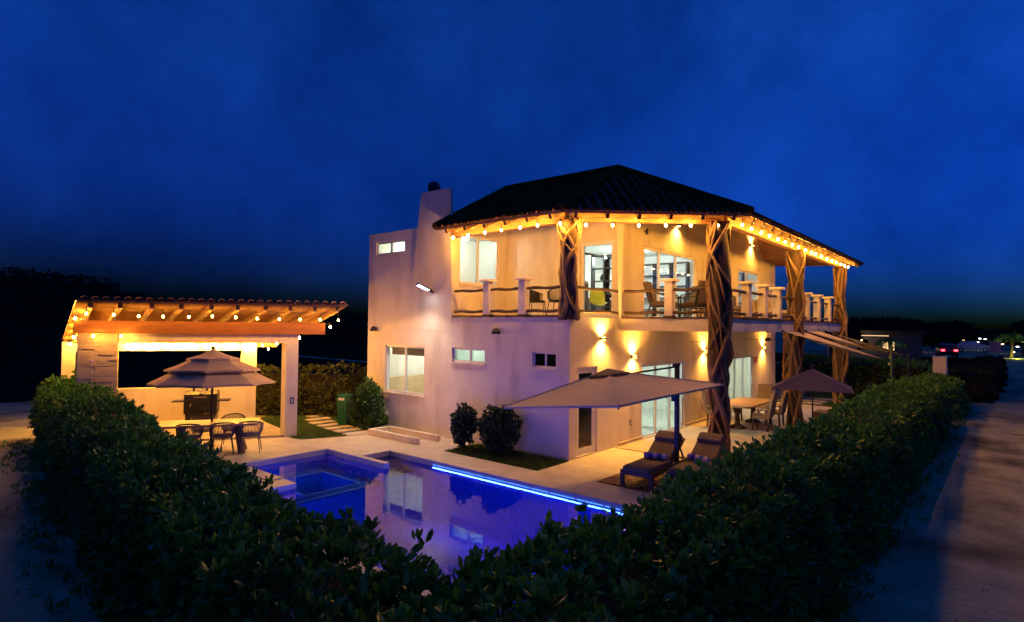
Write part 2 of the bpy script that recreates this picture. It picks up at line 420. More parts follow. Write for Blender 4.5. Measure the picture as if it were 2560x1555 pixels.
# pool outline pieces -------------------------------------------------
PY0, PY1, PX1 = -6.7, -2.2, 4.35      # pool edges
SPAX, SPAY0, SPAY1 = -5.25, -5.3, -3.15
PXA = -3.95                            # far edge of the step alcove
PXW = -2.92                            # far edge of the main basin beside the spa
holes = [(PXW, PX1, PY0, PY1), (PXA, PXW, -3.0, PY1), (SPAX, PXW, SPAY0, SPAY1)]
deck = MB().grid((-8.9, 4.95), (-8.0, 2.1), holes + [(-2.98, .03, -1.25, .0), (-8.9, -6.45, -1.9, 2.1), (-8.9, -7.2, -3.0, -1.9)], XYf(0), 0, -.11)
setting('pool_deck', deck, DECK)
setting('terrace', MB().grid((.0, 5.0), (2.1, 15.2), [], XYf(.022), 0, -.1), TERR)
# pool shell: inside faces, blue mosaic --------------------------------
def mosaic(name, c1, c2):
    m = bpy.data.materials.new(name); m.use_nodes = True
    n, l = m.node_tree.nodes, m.node_tree.links
    b = n['Principled BSDF']; b.inputs['Roughness'].default_value = .3
    t = n.new('ShaderNodeTexCoord'); v = n.new('ShaderNodeTexVoronoi'); v.feature = 'F1'; v.distance = 'CHEBYCHEV'; v.inputs['Scale'].default_value = 22; v.inputs['Randomness'].default_value = .12
    l.new(t.outputs['Object'], v.inputs['Vector'])
    mx = n.new('ShaderNodeMixRGB'); mx.inputs[1].default_value = (*c1, 1); mx.inputs[2].default_value = (*c2, 1)
    sp = n.new('ShaderNodeSeparateColor'); l.new(v.outputs['Color'], sp.inputs[0]); l.new(sp.outputs[0], mx.inputs[0])
    l.new(mx.outputs[0], b.inputs['Base Color'])
    return m
MOS = mosaic('pool_mosaic', (0.02, 0.08, 0.42), (0.06, 0.16, 0.66))
MOSE = mosaic('ledge_mosaic', (0.35, 0.42, 0.65), (0.55, 0.60, 0.80))
zb = -1.35
pool = MB()
def floor_(x0, x1, y0, y1, z): pool.add([(x0, y0, z), (x1, y0, z), (x1, y1, z), (x0, y1, z)], [(0, 1, 2, 3)])
def wall_(p, q, z0, z1): pool.add([(*p, z0), (*q, z0), (*q, z1), (*p, z1)], [(0, 1, 2, 3)])
T = -.112
floor_(PXW, PX1, PY0, PY1, zb)
wall_((PXW, PY1), (PX1, PY1), zb, T); wall_((PX1, PY1), (PX1, PY0), zb, T); wall_((PX1, PY0), (PXW, PY0), zb, T)
wall_((PXW, PY0), (PXW, SPAY0), zb, T); wall_((PXW, SPAY0), (PXW, SPAY1), zb, -.42); wall_((PXW, SPAY1), (PXW, -3.0), zb, T); wall_((PXW, -3.0), (PXW, PY1), zb, -.32)
# step alcove
floor_(PXA, -3.45, -3.0, PY1, -.32); floor_(-3.45, PXW, -3.0, PY1, -.62)
wall_((-3.45, -3.0), (-3.45, PY1), -.62, -.32)
wall_((PXA, -3.0), (PXA, PY1), -.62, T); wall_((PXA, PY1), (PXW, PY1), -.62, T); wall_((PXW, -3.0), (PXA, -3.0), -.62, T)
# spa: bench ring at -.42 and a deeper middle
bi = (SPAX + .45, PXW - .40, SPAY0 + .45, SPAY1 - .40)
pool.grid((SPAX, PXW), (SPAY0, SPAY1), [bi], XYf(-.42), 0, -.02)
floor_(*bi[:2], *bi[2:], -.95)
for p, q in (((bi[0], bi[2]), (bi[1], bi[2])), ((bi[1], bi[2]), (bi[1], bi[3])), ((bi[1], bi[3]), (bi[0], bi[3])), ((bi[0], bi[3]), (bi[0], bi[2]))): wall_(p, q, -.95, -.44)
wall_((SPAX, SPAY0), (SPAX, SPAY1), -.44, T); wall_((SPAX, SPAY1), (PXW, SPAY1), -.44, T); wall_((PXW, SPAY0), (SPAX, SPAY0), -.44, T)
pool_o = setting('swimming_pool', pool, MOS)
# pale edge strips of the ledges
led = MB()
e = .05
for a in ((bi[0] - e, bi[1] + e, bi[2] - e, bi[2]), (bi[0] - e, bi[1] + e, bi[3], bi[3] + e), (bi[0] - e, bi[0], bi[2], bi[3]), (bi[1], bi[1] + e, bi[2], bi[3]),
          (PXW - .07, PXW, SPAY0 + .02, SPAY1 - .02)):
    led.box(a[0], a[1], a[2], a[3], -.416, -.405)
led.box(-3.5, -3.45, -2.98, PY1 - .02, -.316, -.305); led.box(PXW - .05, PXW, -2.98, PY1 - .02, -.616, -.605)
part('ledge_edge', led, MOSE, pool_o)
# coping stones: separate slabs along the rim, the divider by the spa in particular
cop = []
def coping_run(x0, x1, y0, y1, n, along):
    for i in range(n):
        g = .004
        if along == 'x':
            a = x0 + (x1 - x0) * i / n; b = x0 + (x1 - x0) * (i + 1) / n; bx = (a + g, b - g, y0, y1)
        else:
            a = y0 + (y1 - y0) * i / n; b = y0 + (y1 - y0) * (i + 1) / n; bx = (x0, x1, a + g, b - g)
        o = part('coping_stone', MB().cbox(*bx, .001, .022 + .002 * random.random(), .006), COPING, pool_o)
coping_run(SPAX, PXW + .02, -3.148, -3.002, 4, 'x')
coping_run(SPAX - .28, PXW - .55, SPAY0 - .30, SPAY0 - .003, 5, 'x')
coping_run(SPAX - .28, SPAX - .003, SPAY0, SPAY1 + .14, 5, 'y')
coping_run(PXA, PX1, PY1 + .003, PY1 + .26, 18, 'x')
coping_run(PXA - .26, PXA - .003, -3.0, PY1 + .26, 2, 'y')
# water
wm = bpy.data.materials.new('pool_water'); wm.use_nodes = True
n, l = wm.node_tree.nodes, wm.node_tree.links
n.clear()
o = n.new('ShaderNodeOutputMaterial'); tr = n.new('ShaderNodeBsdfTransparent'); gl = n.new('ShaderNodeBsdfGlossy'); fr = n.new('ShaderNodeFresnel'); mx = n.new('ShaderNodeMixShader')
tr.inputs['Color'].default_value = (0.55, 0.78, 0.97, 1); gl.inputs['Roughness'].default_value = .012; fr.inputs['IOR'].default_value = 1.42
t = n.new('ShaderNodeTexCoord'); nz = n.new('ShaderNodeTexNoise'); nz.inputs['Scale'].default_value = 3.0; nz.inputs['Detail'].default_value = 3
bp = n.new('ShaderNodeBump'); bp.inputs['Strength'].default_value = .014; bp.inputs['Distance'].default_value = .05
l.new(t.outputs['Object'], nz.inputs['Vector']); l.new(nz.outputs['Fac'], bp.inputs['Height'])
l.new(bp.outputs['Normal'], gl.inputs['Normal']); l.new(bp.outputs['Normal'], fr.inputs['Normal'])
l.new(fr.outputs[0], mx.inputs[0]); l.new(tr.outputs[0], mx.inputs[1]); l.new(gl.outputs[0], mx.inputs[2]); l.new(mx.outputs[0], o.inputs['Surface'])
wat = MB(); ZW = -.10
for x0, x1, y0, y1 in holes: wat.add([(x0, y0, ZW), (x1, y0, ZW), (x1, y1, ZW), (x0, y1, ZW)], [(0, 1, 2, 3)])
setting('pool_water', wat, wm)
# LED strips under the rim; the hedge side one is added for its glow
LEDM = emit('led_blue', (0.05, 0.22, 1.0), LED)
ls = thing('light_strip', 'glowing blue light strip under the pool edge beside the house', 'light strip', (-2.3, PY1, -.06))
x = -2.3
for wdt in (1.68, .62, .62, .48, .62, .62, .6, .6, .55):
    part('strip_segment', MB().box(x, x + wdt - .045, PY1 - .012, PY1 - .002, -.078, -.062), LEDM, ls, world=True); x += wdt
ls_added = thing('light_strip', 'added unseen blue light strip under the pool edge beside the hedge', 'light strip', (0, PY0, -.06))  # strip added out of view to throw blue on the house wall
x = -2.6
while x < 4.1:
    part('strip_segment', MB().box(x, x + .6, PY0 + .002, PY0 + .012, -.082, -.052), LEDM, ls_added, world=True); x += .63

lamp('AREA', 'strip_light', ls, (3.2, -.02, -.01), LEDW * .4, (.03, .09, 1.0), 6.4, (R(-60), 0, 0), sy=.03)
lamp('AREA', 'strip_light', ls_added, (.8, .02, -.01), LEDW * .36, (.06, .07, 1.0), 6.4, (R(86), 0, 0), sy=.03)
for i, (px_, py_, pz_, k_, lb) in enumerate(((-1.2, PY0, -.6, 1.0, 'in the hedge side wall near the spa'), (1.0, PY0, -.6, 1.0, 'in the middle of the hedge side wall'), (3.2, PY0, -.6, 1.0, 'in the hedge side wall at the lounger end'), (-4.2, SPAY0, -.27, .45, 'in the hedge side wall of the spa'))):  # lamps added out of view to fill the pool with blue
    pl_ = thing('added_pool_light', 'added unseen blue underwater lamp ' + lb, 'added pool light', (px_, py_, pz_), group='added blue underwater pool lamps')
    part('lens', MB().tube([(0, .003, 0), (0, .02, 0)], .10, 12), LEDM, pl_); part('ring', MB().tube([(0, .002, 0), (0, .012, 0)], .13, 12), WHITEM, pl_)
    lamp('AREA', 'added_pool_beam', pl_, (0, .03, 0), LEDW * .17 * k_, (.035, .075, 1.0), .18, (R(84), 0, 0))
# lawn, planted bed and stepping slabs left of the house ----------------
lawn_poly = [(-7.2, -2.98), (-6.9, -2.92), (-6.45, -1.9), (-6.45, .0), (-8.0, .0), (-8.0, .6), (-11.2, .6), (-11.2, -1.95)]
setting('lawn', MB().prism(lawn_poly, -.009, .004), LAWN)
setting('back_lawn', MB().prism([(.2, 15.2), (4.9, 15.2), (4.9, 30), (.2, 30)], -.009, .002), LAWN)
setting('planting_bed', MB().prism([(-2.97, -1.24), (.02, -1.24), (.02, -.01), (-2.97, -.01)], -.05, -.004), LAWN)
def inpoly(px, py, poly):
    r = np.zeros(len(px), bool); j = len(poly) - 1
    for i in range(len(poly)):
        xi, yi = poly[i]; xj, yj = poly[j]
        c = ((yi > py) != (yj > py)) & (px < (xj - xi) * (py - yi) / (yj - yi + 1e-12) + xi); r ^= c; j = i
    return r
def grass(name, poly, dens, h, avoid=()):
    xs = [p[0] for p in poly]; ys = [p[1] for p in poly]
    n = int((max(xs) - min(xs)) * (max(ys) - min(ys)) * dens)
    px = rng.uniform(min(xs), max(xs), n); py = rng.uniform(min(ys), max(ys), n); k = inpoly(px, py, poly)
    for a in avoid: k &= ~((px > a[0]) & (px < a[1]) & (py > a[2]) & (py < a[3]))
    px, py = px[k], py[k]; n = len(px)
    a = rng.uniform(0, 2 * PI, n); hh = h * rng.uniform(.5, 1.3, n); w = .006 + h * .06
    B = np.stack([px, py, np.full(n, -.003)], 1); S = np.stack([np.cos(a), np.sin(a), np.zeros(n)], 1) * w
    Tp = B + np.stack([rng.normal(0, .4, n) * hh, rng.normal(0, .4, n) * hh, hh], 1)
    V = np.stack([B - S, B + S, Tp], 1).reshape(-1, 3)
    me = bpy.data.meshes.new(name); me.from_pydata(V.tolist(), [], np.arange(n * 3).reshape(-1, 3).tolist()); me.materials.append(GRASS)
    ob = bpy.data.objects.new(name, me); C.objects.link(ob); ob['kind'] = 'stuff'; return ob
slabs = [(-6.55, -1.33), (-7.15, -1.27), (-7.72, -1.2), (-8.32, -1.1), (-8.95, -1.0), (-9.6, -.75), (-10.2, -.35)]
grass('grass', lawn_poly, 1500, .05, [(sx - .22, sx + .22, sy - .42, sy + .42) for sx, sy in slabs])
grass('grass', [(.2, 15.2), (4.9, 15.2), (4.9, 30), (.2, 30)], 300, .07)
grass('grass', [(-2.97, -1.24), (.02, -1.24), (.02, -.01), (-2.97, -.01)], 1800, .05)
for i, (sx, sy) in enumerate(slabs):
    txt = ['nearest the deck', 'second from the deck', 'third from the deck', 'fourth from the deck', 'fifth from the deck', 'beside the back hedge', 'last, half behind the house'][i]
    o = part('stepping_slab', MB().cbox(-.2, .2, -.4, .4, -.03, .03, .01), DECK); o.location = (sx, sy, 0); o.rotation_euler = (0, 0, R(-8 + 4 * random.random()))
    tag(o, 'pale stepping slab in the lawn, ' + txt, 'stepping slab', 'stepping slabs across the small lawn')
for i, yy in enumerate((16.0, 16.9, 17.9)):
    o = part('stepping_slab', MB().cbox(-.75, .75, -.22, .22, -.03, .03, .01), DECK); o.location = (1.2, yy, 0)
    tag(o, 'long pale slab in the back lawn, ' + ['closest to the terrace', 'between two others', 'farthest from the terrace'][i], 'stepping slab', 'long slabs in the back lawn')

# ================================================================== HOUSE
VA, U2, YE, YN = 2.37, 2.76, 15.55, 15.9
XA, XL, HF = -4.03, -7.98, 3.42
house = thing('house', 'two storey stucco house with driftwood columns and dark tiled hip roof', 'house', (0, 0, 0))
W = .2
win_low = (-7.06, -5.19, 1.09, 2.56); win_mid = (-4.02, -2.74, 2.16, 2.57); win_dk = (-1.13, -.38, 2.16, 2.56); win_up = (-7.6, -6.17, 5.42, 5.84)
fy = lambda p, q, t: (p, t, q)
fx = lambda p, q, t: (t, p, q)
part('wall', MB().grid((XL, 0), (-.05, HF), [win_low, win_mid, win_dk], fy, 0, W), STUCCO, house)
part('wall', MB().grid((XL, XA), (HF, 6.12), [win_up], fy, 0, W), STUCCO, house)
# raised stair block, its left edge flares outward towards the ground
tw = MB().add([(-5.84, -.005, 3.1), (XA - .002, -.005, 3.1), (-4.08, -.005, 7.12), (-5.36, -.005, 7.12), (-5.84, .9, 3.1), (XA - .002, .9, 3.1), (-4.08, .9, 7.12), (-5.36, .9, 7.12)],
              [(0, 1, 2, 3), (5, 4, 7, 6), (1, 5, 6, 2), (4, 0, 3, 7), (3, 2, 6, 7)])
tw.v = [(x, (y - (.085 if (z > 5 and y < 0) else .012 if y < 0 else 0)), z) for x, y, z in tw.v]
part('stair_tower', MB().add([(-5.84, -.004, 3.0), (XA - .004, -.004, 3.0), (XA - .004, -.06, 5.2), (-5.62, -.06, 5.2), (-4.08, -.07, 7.12), (-5.36, -.07, 7.12),
                              (-5.84, .6, 3.0), (XA - .004, .02, 3.0), (XA - .004, .02, 5.2), (-5.62, .6, 5.2), (-4.08, .01, 7.12), (-5.36, .5, 7.12)],
                             [(0, 1, 2, 3), (3, 2, 4, 5), (1, 7, 8, 2), (2, 8, 10, 4), (6, 0, 3, 9), (9, 3, 5, 11), (5, 4, 10, 11), (7, 6, 9, 8), (8, 9, 11, 10)]), STUCCO, house)
part('chimney_pot', MB().lathe([(.13, 0), (.16, .08), (.2, .24), (.17, .34), (.08, .41)], 12, (-5.2, .3, 7.1)), BLACKM, house, smooth=True)
part('wall', MB().grid((W, YN), (-.05, 6.12), [], fx, XL, XL + W), STUCCO, house)
part('wall', MB().grid((XL, 0), (-.05, 6.6), [], fy, YN, YN + W), STUCCO, house)
part('parapet_roof', MB().box(XL + W + .002, XA - W - .002, W + .002, YN - .002, 6.0, 6.08), CONC, house)
door_g = (.33, 1.25, .04, 2.2); sl1 = (3.62, 6.48, .0, 2.12); sl2 = (10.2, 13.05, .0, 2.09)
part('wall', MB().grid((W, YN), (-.05, 3.1), [door_g, sl1, sl2], fx, 0, -W), STUCCO, house)
w1 = (.28, 1.96, 4.4, 5.84)
part('wall', MB().grid((W, VA + W), (HF, 6.4), [w1], fx, XA, XA - W), STUCCO, house)
dr2 = (-1.31, -.2, HF + .05, 5.58)
part('wall', MB().grid((XA, -W), (HF, 6.9), [dr2], fy, VA, VA + W), STUCCO, house)
w3 = (3.73, 7.41, HF + .02, 5.54); w5 = (11.41, 13.9, HF + .02, 5.5); w4 = (8.95, 9.7, 4.3, 5.75)
part('wall', MB().grid((VA, YN), (HF, 7.05), [w3, w4, w5], fx, 0, -W), STUCCO, house)
# tapered stucco pilaster on the upper corner
part('corner_pilaster', MB().add([(.004, VA - .24, 6.3), (.12, VA - .02, 6.3), (.004, VA - .004, 6.3), (.004, VA - .06, HF), (.05, VA - .02, HF), (.004, VA - .004, HF)],
                                 [(0, 2, 1), (3, 4, 5), (0, 1, 4, 3), (1, 2, 5, 4), (2, 0, 3, 5)]), STUCCO, house)
# slabs
part('balcony_slab', MB().box(.003, U2, VA, YE, 3.1, HF), CONC, house)
part('balcony_slab', MB().box(XA, -.203, W, VA, 3.2, HF - .004), CONC, house)
part('inner_slab', MB().box(XL + W, -W - .003, VA + .005, YN, 3.1, HF - .006), PLASTER, house)
part('inner_slab', MB().box(XL + W, XA - W, W + .003, VA, 3.1, HF - .006), PLASTER, house)
part('floor', MB().box(XL + W, -W, W, YN, -.04, .03), FLOORI, house)
part('ceiling', MB().box(XL + W, -W - .004, VA + W + .01, YN, 6.0, 6.06), PLASTER, house)
part('edge_shadow_trim', MB().box(XA, .03, -.03, .05, HF + .002, HF + .05), DARKW, house)  # dark trim that also draws the shadow line at the railing base
part('edge_shadow_trim', MB().box(.03, U2 + .02, VA - .02, VA + .05, HF + .002, HF + .04), DARKW, house)
part('edge_shadow_trim', MB().box(U2 - .05, U2 + .02, VA + .06, YE, HF + .002, HF + .04), DARKW, house)
part('baseboard', MB().box(.002, .05, 2.3, 3.6, .02, .1), TERR, house); part('baseboard', MB().box(.002, .05, 6.5, 10.1, .02, .1), TERR, house)
part('door_step', MB().box(.002, .06, 3.6, 6.5, .02, .05), COPING, house)
# interior partitions
pt = MB()
for b in ((-4.5, -4.42, W, 4.2), (-2.5, -2.42, W, 2.45), (-7.78, -.2, 2.45, 2.53)): pt.box(b[0], b[1], b[2], b[3], .03, 3.09)
pt.box(-5.2, -5.12, 2.6, 15.8, .03, 3.09)
pt.box(-5.1, -.21, 9.4, 9.48, .03, 3.09)
part('partition', pt, PLASTER, house)
pt = MB()
pt.box(-4.6, -4.52, 2.6, 15.8, HF, 5.99); pt.box(-4.515, -.203, 9.62, 9.70, HF, 5.99); pt.box(-5.6, -5.52, W, 2.5, HF, 5.99); pt.box(-7.78, -5.6, 2.5, 2.58, HF, 5.99); pt.box(-5.515, XA - W - .003, 2.5, 2.58, HF, 5.98)
part('partition', pt, PLASTER, house)

# windows ---------------------------------------------------------------
def window(axis, pos, a0, a1, z0, z1, mull=(), fw=.06, depth=.07, inset=.05, pane=PANE, name='window', sgn=1, mat_=WHITEM):
    """frame with mullions set in an opening; axis 'y': wall plane y=pos facing -y; 'x': wall plane x=pos facing +x"""
    fr = MB()
    def bx(p0, p1, q0, q1, d0, d1):
        if axis == 'y': fr.box(p0, p1, pos + d0, pos + d1, q0, q1)
        else: fr.box(pos - d1, pos - d0, p0, p1, q0, q1)
    d0, d1 = inset, inset + depth
    bx(a0 + .002, a1 - .002, z1 - fw, z1 - .002, d0, d1); bx(a0 + .002, a1 - .002, z0 + .002, z0 + fw, d0, d1)
    bx(a0 + .002, a0 + fw, z0 + fw, z1 - fw, d0, d1); bx(a1 - fw, a1 - .002, z0 + fw, z1 - fw, d0, d1)
    for mm in mull: bx(mm - fw * .5, mm + fw * .5, z0 + fw, z1 - fw, d0 + .005, d1 - .005)
    o = part(name, fr, mat_, house)
    edges = [a0 + fw] + [v for mm in mull for v in (mm - fw * .5, mm + fw * .5)] + [a1 - fw]
    for i in range(0, len(edges), 2):
        pb = MB()
        if axis == 'y': pb.add([(edges[i], pos + inset + .03, z0 + fw), (edges[i + 1], pos + inset + .03, z0 + fw), (edges[i + 1], pos + inset + .03, z1 - fw), (edges[i], pos + inset + .03, z1 - fw)], [(0, 1, 2, 3)])
        else: pb.add([(pos - inset - .03, edges[i], z0 + fw), (pos - inset - .03, edges[i + 1], z0 + fw), (pos - inset - .03, edges[i + 1], z1 - fw), (pos - inset - .03, edges[i], z1 - fw)], [(0, 1, 2, 3)])
        part('pane', pb, pane, o)
    # projecting sill
    if name == 'window' and z0 > HF + .1 or (name == 'window' and z0 < 3 and z0 > .5):
        sb = MB()
        if axis == 'y': sb.box(a0 - .03, a1 + .03, pos - .035, pos + inset - .003, z0 - .05, z0 + .001)
        else: sb.box(pos - inset + .003, pos + .035, a0 - .03, a1 + .03, z0 - .05, z0 + .001)
        part('sill', sb, STUCCO, o)
    return o
window('y', 0, *win_low, mull=(-6.12,))
window('y', 0, *win_mid, mull=(-3.35,))
window('y', 0, *win_dk, mull=(-.74,), fw=.05, pane=PANED)
window('y', 0, *win_up, mull=(-6.9,))
window('x', XA, *w1, mull=(1.09,))
o = window('y', VA, *dr2, fw=.10, name='glass_door')
part('handle', MB().tube([(-1.16, VA + .02, 4.42), (-1.16, VA - .03, 4.42), (-1.02, VA - .03, 4.42)], .012), WHITEM, o)
window('x', 0, *w3, mull=(4.77, 5.94), fw=.08, name='window')
window('x', 0, *w4, fw=.06)
window('x', 0, *w5, mull=(12.5,), fw=.08)
o = window('x', 0, *door_g, fw=.16, pane=PANED, name='glass_door')
part('handle', MB().tube([(-.05, 1.17, 1.05), (.03, 1.17, 1.05), (.03, 1.03, 1.05)], .013), mat('chrome', (.7, .7, .7), .2, metal=1), o)
o = window('x', 0, *sl1, mull=(4.6, 5.55), fw=.07, name='sliding_door')
part('handle', MB().beam((.0, 6.4, .95), (.0, 6.4, 1.25), .03, .03), WHITEM, o)
o = window('x', 0, *sl2, mull=(11.2, 12.1), fw=.07, name='sliding_door')
part('handle', MB().beam((.0, 12.97, .95), (.0, 12.97, 1.25), .03, .03), WHITEM, o)

# outlets and small fittings
def plate(yy, zz, lab):
    t = thing('wall_socket', lab, 'socket', (0, yy, zz))
    part('plate', MB().box(.002, .014, -.045, .045, -.07, .07), BLACKM, t); part('insert', MB().box(.0145, .02, -.02, .02, -.045, .045), WHITEM, t)
plate(2.97, .56, 'dark wall socket between the glass door and the sliding door'); plate(7.94, .5, 'dark wall socket right of the wide sliding door')
sg = thing('wall_sign', 'small red wall sign with white arrow below the far wall lamp', 'sign', (.004, 13.55, 1.9))
part('plate', MB().box(0, .006, -.3, .1, -.11, .11), mat('sign_red', (.62, .07, .04), .5), sg)
part('symbol', MB().add([(.0075, -.22, .05), (.0075, -.12, .0), (.0075, -.22, -.05)], [(0, 1, 2)]).box(.0065, .008, -.06, -.03, -.07, .07).box(.0065, .008, 0, .03, -.07, .07), WHITEM, sg)

# upright beams under the roof ------------------------------------------
ZB0, ZB1 = 5.69, 5.96
bm = MB().beam((XA + .01, 0, (ZB0 + ZB1) / 2), (-.1, 0, (ZB0 + ZB1) / 2), .2, ZB1 - ZB0); part('roof_beam', bm, BEAMW, house)
bm = MB().beam((0.02, 0.02, (ZB0 + ZB1) / 2), (U2, VA, (ZB0 + ZB1) / 2), .2, ZB1 - ZB0 - .01); part('roof_beam', bm, BEAMW, house)
bm = MB().beam((U2, VA + .1, (ZB0 + ZB1) / 2), (U2, YE, (ZB0 + ZB1) / 2), .2, ZB1 - ZB0 + .005); part('roof_beam', bm, BEAMW, house)
part('wall', MB().box(-.198, -.002, W + .002, VA - .004, 3.102, HF - .002), STUCCO, house)

# roof -------------------------------------------------------------------
ZE = 5.86
E0, E1, E2, E3 = Vector((-4.02, -.7, ZE)), Vector((.2, -.7, ZE)), Vector((3.46, 2.34, ZE)), Vector((3.46, 15.9, ZE))
AP, RL, RN = Vector((-.47, 3.0, 7.66)), Vector((-4.62, 3.0, 7.68)), Vector((-.47, 12.5, 7.66))
B0, B1 = Vector((-4.72, 6.9, 6.35)), Vector((-4.7, 16.6, 6.35))
roof = part('roof', MB().slab([E0, E1, AP, RL], .07).slab([E1, E2, AP], .07).slab([E2, E3, RN, AP], .07).slab([RL, AP, RN, Vector((-4.72, 12.5, 6.6)), B0], .07).slab([E3, B1, Vector((-4.72, 12.5, 6.6)), RN], .07), BEAMW, house)
TS = .24
def tile_mesh(name, ln, r=.085, n=5, step=None):
    """a barrel tile lying along +Y from its eave end, convex upward, closed thickness"""
    mb = MB()
    vs = []
    for y, k in ((0, 1.0), (ln, .84)):
        for rr in (r * k, r * k - .018):
            for j in range(n + 1):
                a = PI * j / n; vs.append((math.cos(a) * rr, y, math.sin(a) * rr * .75))
    m_ = n + 1; fs = []
    for j in range(n):
        fs.append((j, j + 1, 2 * m_ + j + 1, 2 * m_ + j)); fs.append((m_ + j + 1, m_ + j, 3 * m_ + j, 3 * m_ + j + 1)); fs.append((j + 1, j, m_ + j, m_ + j + 1))
    return mb.add(vs, fs)
TILE = tile_mesh('roof_tile', .44).mesh('roof_tile', ROOFT)
CTILE = tile_mesh('roof_tile', .44).mesh('roof_tile', CLAY)
def roof_rows(face, ea, eb, poly, parent, mesh, matr, tilelen=.36, first=True, ext=.05, allsingle=False):
    """eave tiles as single objects, the courses above joined"""
    d = (eb - ea); ln = d.length; d.normalize()
    nrm = (poly[1] - poly[0]).cross(poly[2] - poly[0]).normalized()
    if nrm.z < 0: nrm = -nrm
    up = nrm.cross(d).normalized()
    if up.z < 0: up = -up
    P2 = [((p - ea).dot(d), (p - ea).dot(up)) for p in poly]
    rest = MB(); n = int(ln / TS)
    for i in range(n):
        s = (i + .5) * ln / n
        top = 0
        for a, b in zip(P2, P2[1:] + P2[:1]):
            if (a[0] - s) * (b[0] - s) < 0:
                t = (s - a[0]) / (b[0] - a[0]); top = max(top, a[1] + t * (b[1] - a[1]))
        M3 = Matrix((tuple(d), tuple(up), tuple(nrm))).transposed()
        base = ea + d * s - up * ext + nrm * .005
        if i < 300:
            o = inst('roof_tile', mesh, parent, base); o.rotation_euler = M3.to_euler()
        y = .36 - ext; k = 1
        while y < top - .1:
            tl = tile_mesh('t', min(.44, top - y + .05), n=3)
            jx, jn, jr = random.uniform(-.016, .016), random.uniform(-.008, .016), random.uniform(-.05, .05)
            for q in range(len(tl.v)):
                v = tl.v[q]; v = (v[0] + jx + v[1] * jr, v[1], v[2] + jn); tl.v[q] = tuple(ea + d * (s + v[0]) + up * (y + v[1]) + nrm * (v[2] + .012 + .02 * (1 - (v[1] / .44))))
            rest.add(tl.v, tl.f); y += tilelen; k += 1
    if rest.v: part('tile_course', rest, matr, parent, world=True, kind='stuff')
roof_rows(None, E0, E1, [E0, E1, AP, RL], roof, TILE, ROOFT)
roof_rows(None, E1, E2, [E1, E2, AP], roof, TILE, ROOFT)
roof_rows(None, E2, E3, [E2, E3, RN, AP], roof, TILE, ROOFT)
# hip and ridge cover tiles
hp = MB()
for a, b in ((RL, AP), (E1, AP), (E2, AP), (AP, RN), (E0, RL)):
    hp.tube([a + Vector((0, 0, .05)), b + Vector((0, 0, .05))], .11, 8)
part('ridge_cap', hp, ROOFT, roof)
# rafters, their dark tails showing below the tiles
def rafters(ea, eb, poly, n, ln, depth=.12):
    d = (eb - ea); L = d.length; d.normalize()
    nrm = (poly[1] - poly[0]).cross(poly[2] - poly[0]).normalized()
    if nrm.z < 0: nrm = -nrm
    up = nrm.cross(d).normalized()
    if up.z < 0: up = -up
    for i in range(n):
        p = ea + d * (L * (i + .5) / n) - nrm * (.07 + depth / 2 + .002)
        part('rafter', MB().beam(p + up * .03, p + up * ln, .08, depth, nrm), DARKW, roof)
rafters(E0, E1, [E0, E1, AP, RL], 6, 1.9); rafters(E1, E2, [E1, E2, AP], 6, 1.5); rafters(E2, E3, [E2, E3, RN, AP], 18, 3.2)

# driftwood columns --------------------------------------------------------
def driftwood(x, y, z0, z1, r, seed, strands=9, cls=house, core=.80, gap=False):
    rd = random.Random(seed)
    n = 15
    def rad(t): return r * (1 + .16 * math.sin(t * 5 + seed) + .18 * (abs(t - .5) * 2) ** 3)
    col = part('column', MB().tube([(x + .02 * math.sin(i * .9 + seed), y + .02 * math.cos(i * .7 + seed), z0 + (z1 - z0) * i / n) for i in range(n + 1)],
                                   [rad(i / n) * core for i in range(n + 1)], 10), TRUNKD, cls, smooth=True)
    st = MB()
    for s in range(strands):
        a0 = 2 * PI * s / strands + rd.uniform(-.3, .3); tw_ = (1 if s % 2 else -1) * rd.uniform(2.0, 5.0) * max(1, (z1 - z0) / 2.6); ph = rd.uniform(0, 6); w0 = r * (rd.uniform(.10, .17) if s % 3 else rd.uniform(.18, .25))
        pts, rs = [], []
        m = int(11 * (z1 - z0))
        for i in range(m + 1):
            t = i / m
            a = a0 + tw_ * (t - .5) + .55 * math.sin(t * 8 + ph)
            rr = rad(t) * (.86 + .10 * math.sin(t * 7 + ph * 2))
            pts.append((x + rr * math.cos(a), y + rr * math.sin(a), z0 + (z1 - z0) * t))
            rs.append(w0 * (.70 + .35 * math.sin(t * 6 + ph) ** 2 + .35 * max(0, math.sin(t * 23 + ph * 3)) ** 6 + .5 * max(0, .08 - t) * 10 * .5))
        st.tube(pts, rs, 7)
    part('root_strand', st, TRUNK, col, smooth=True)
    return col
driftwood(.0, -.06, 3.36, 5.72, .235, 3, 11)
driftwood(U2 - .05, VA - .05, .0, 5.72, .255, 11, 11)
driftwood(U2 - .02, 8.75, .0, 5.72, .235, 23, 11)
driftwood(U2 - .05, YE - .1, .0, 5.72, .235, 31, 11)

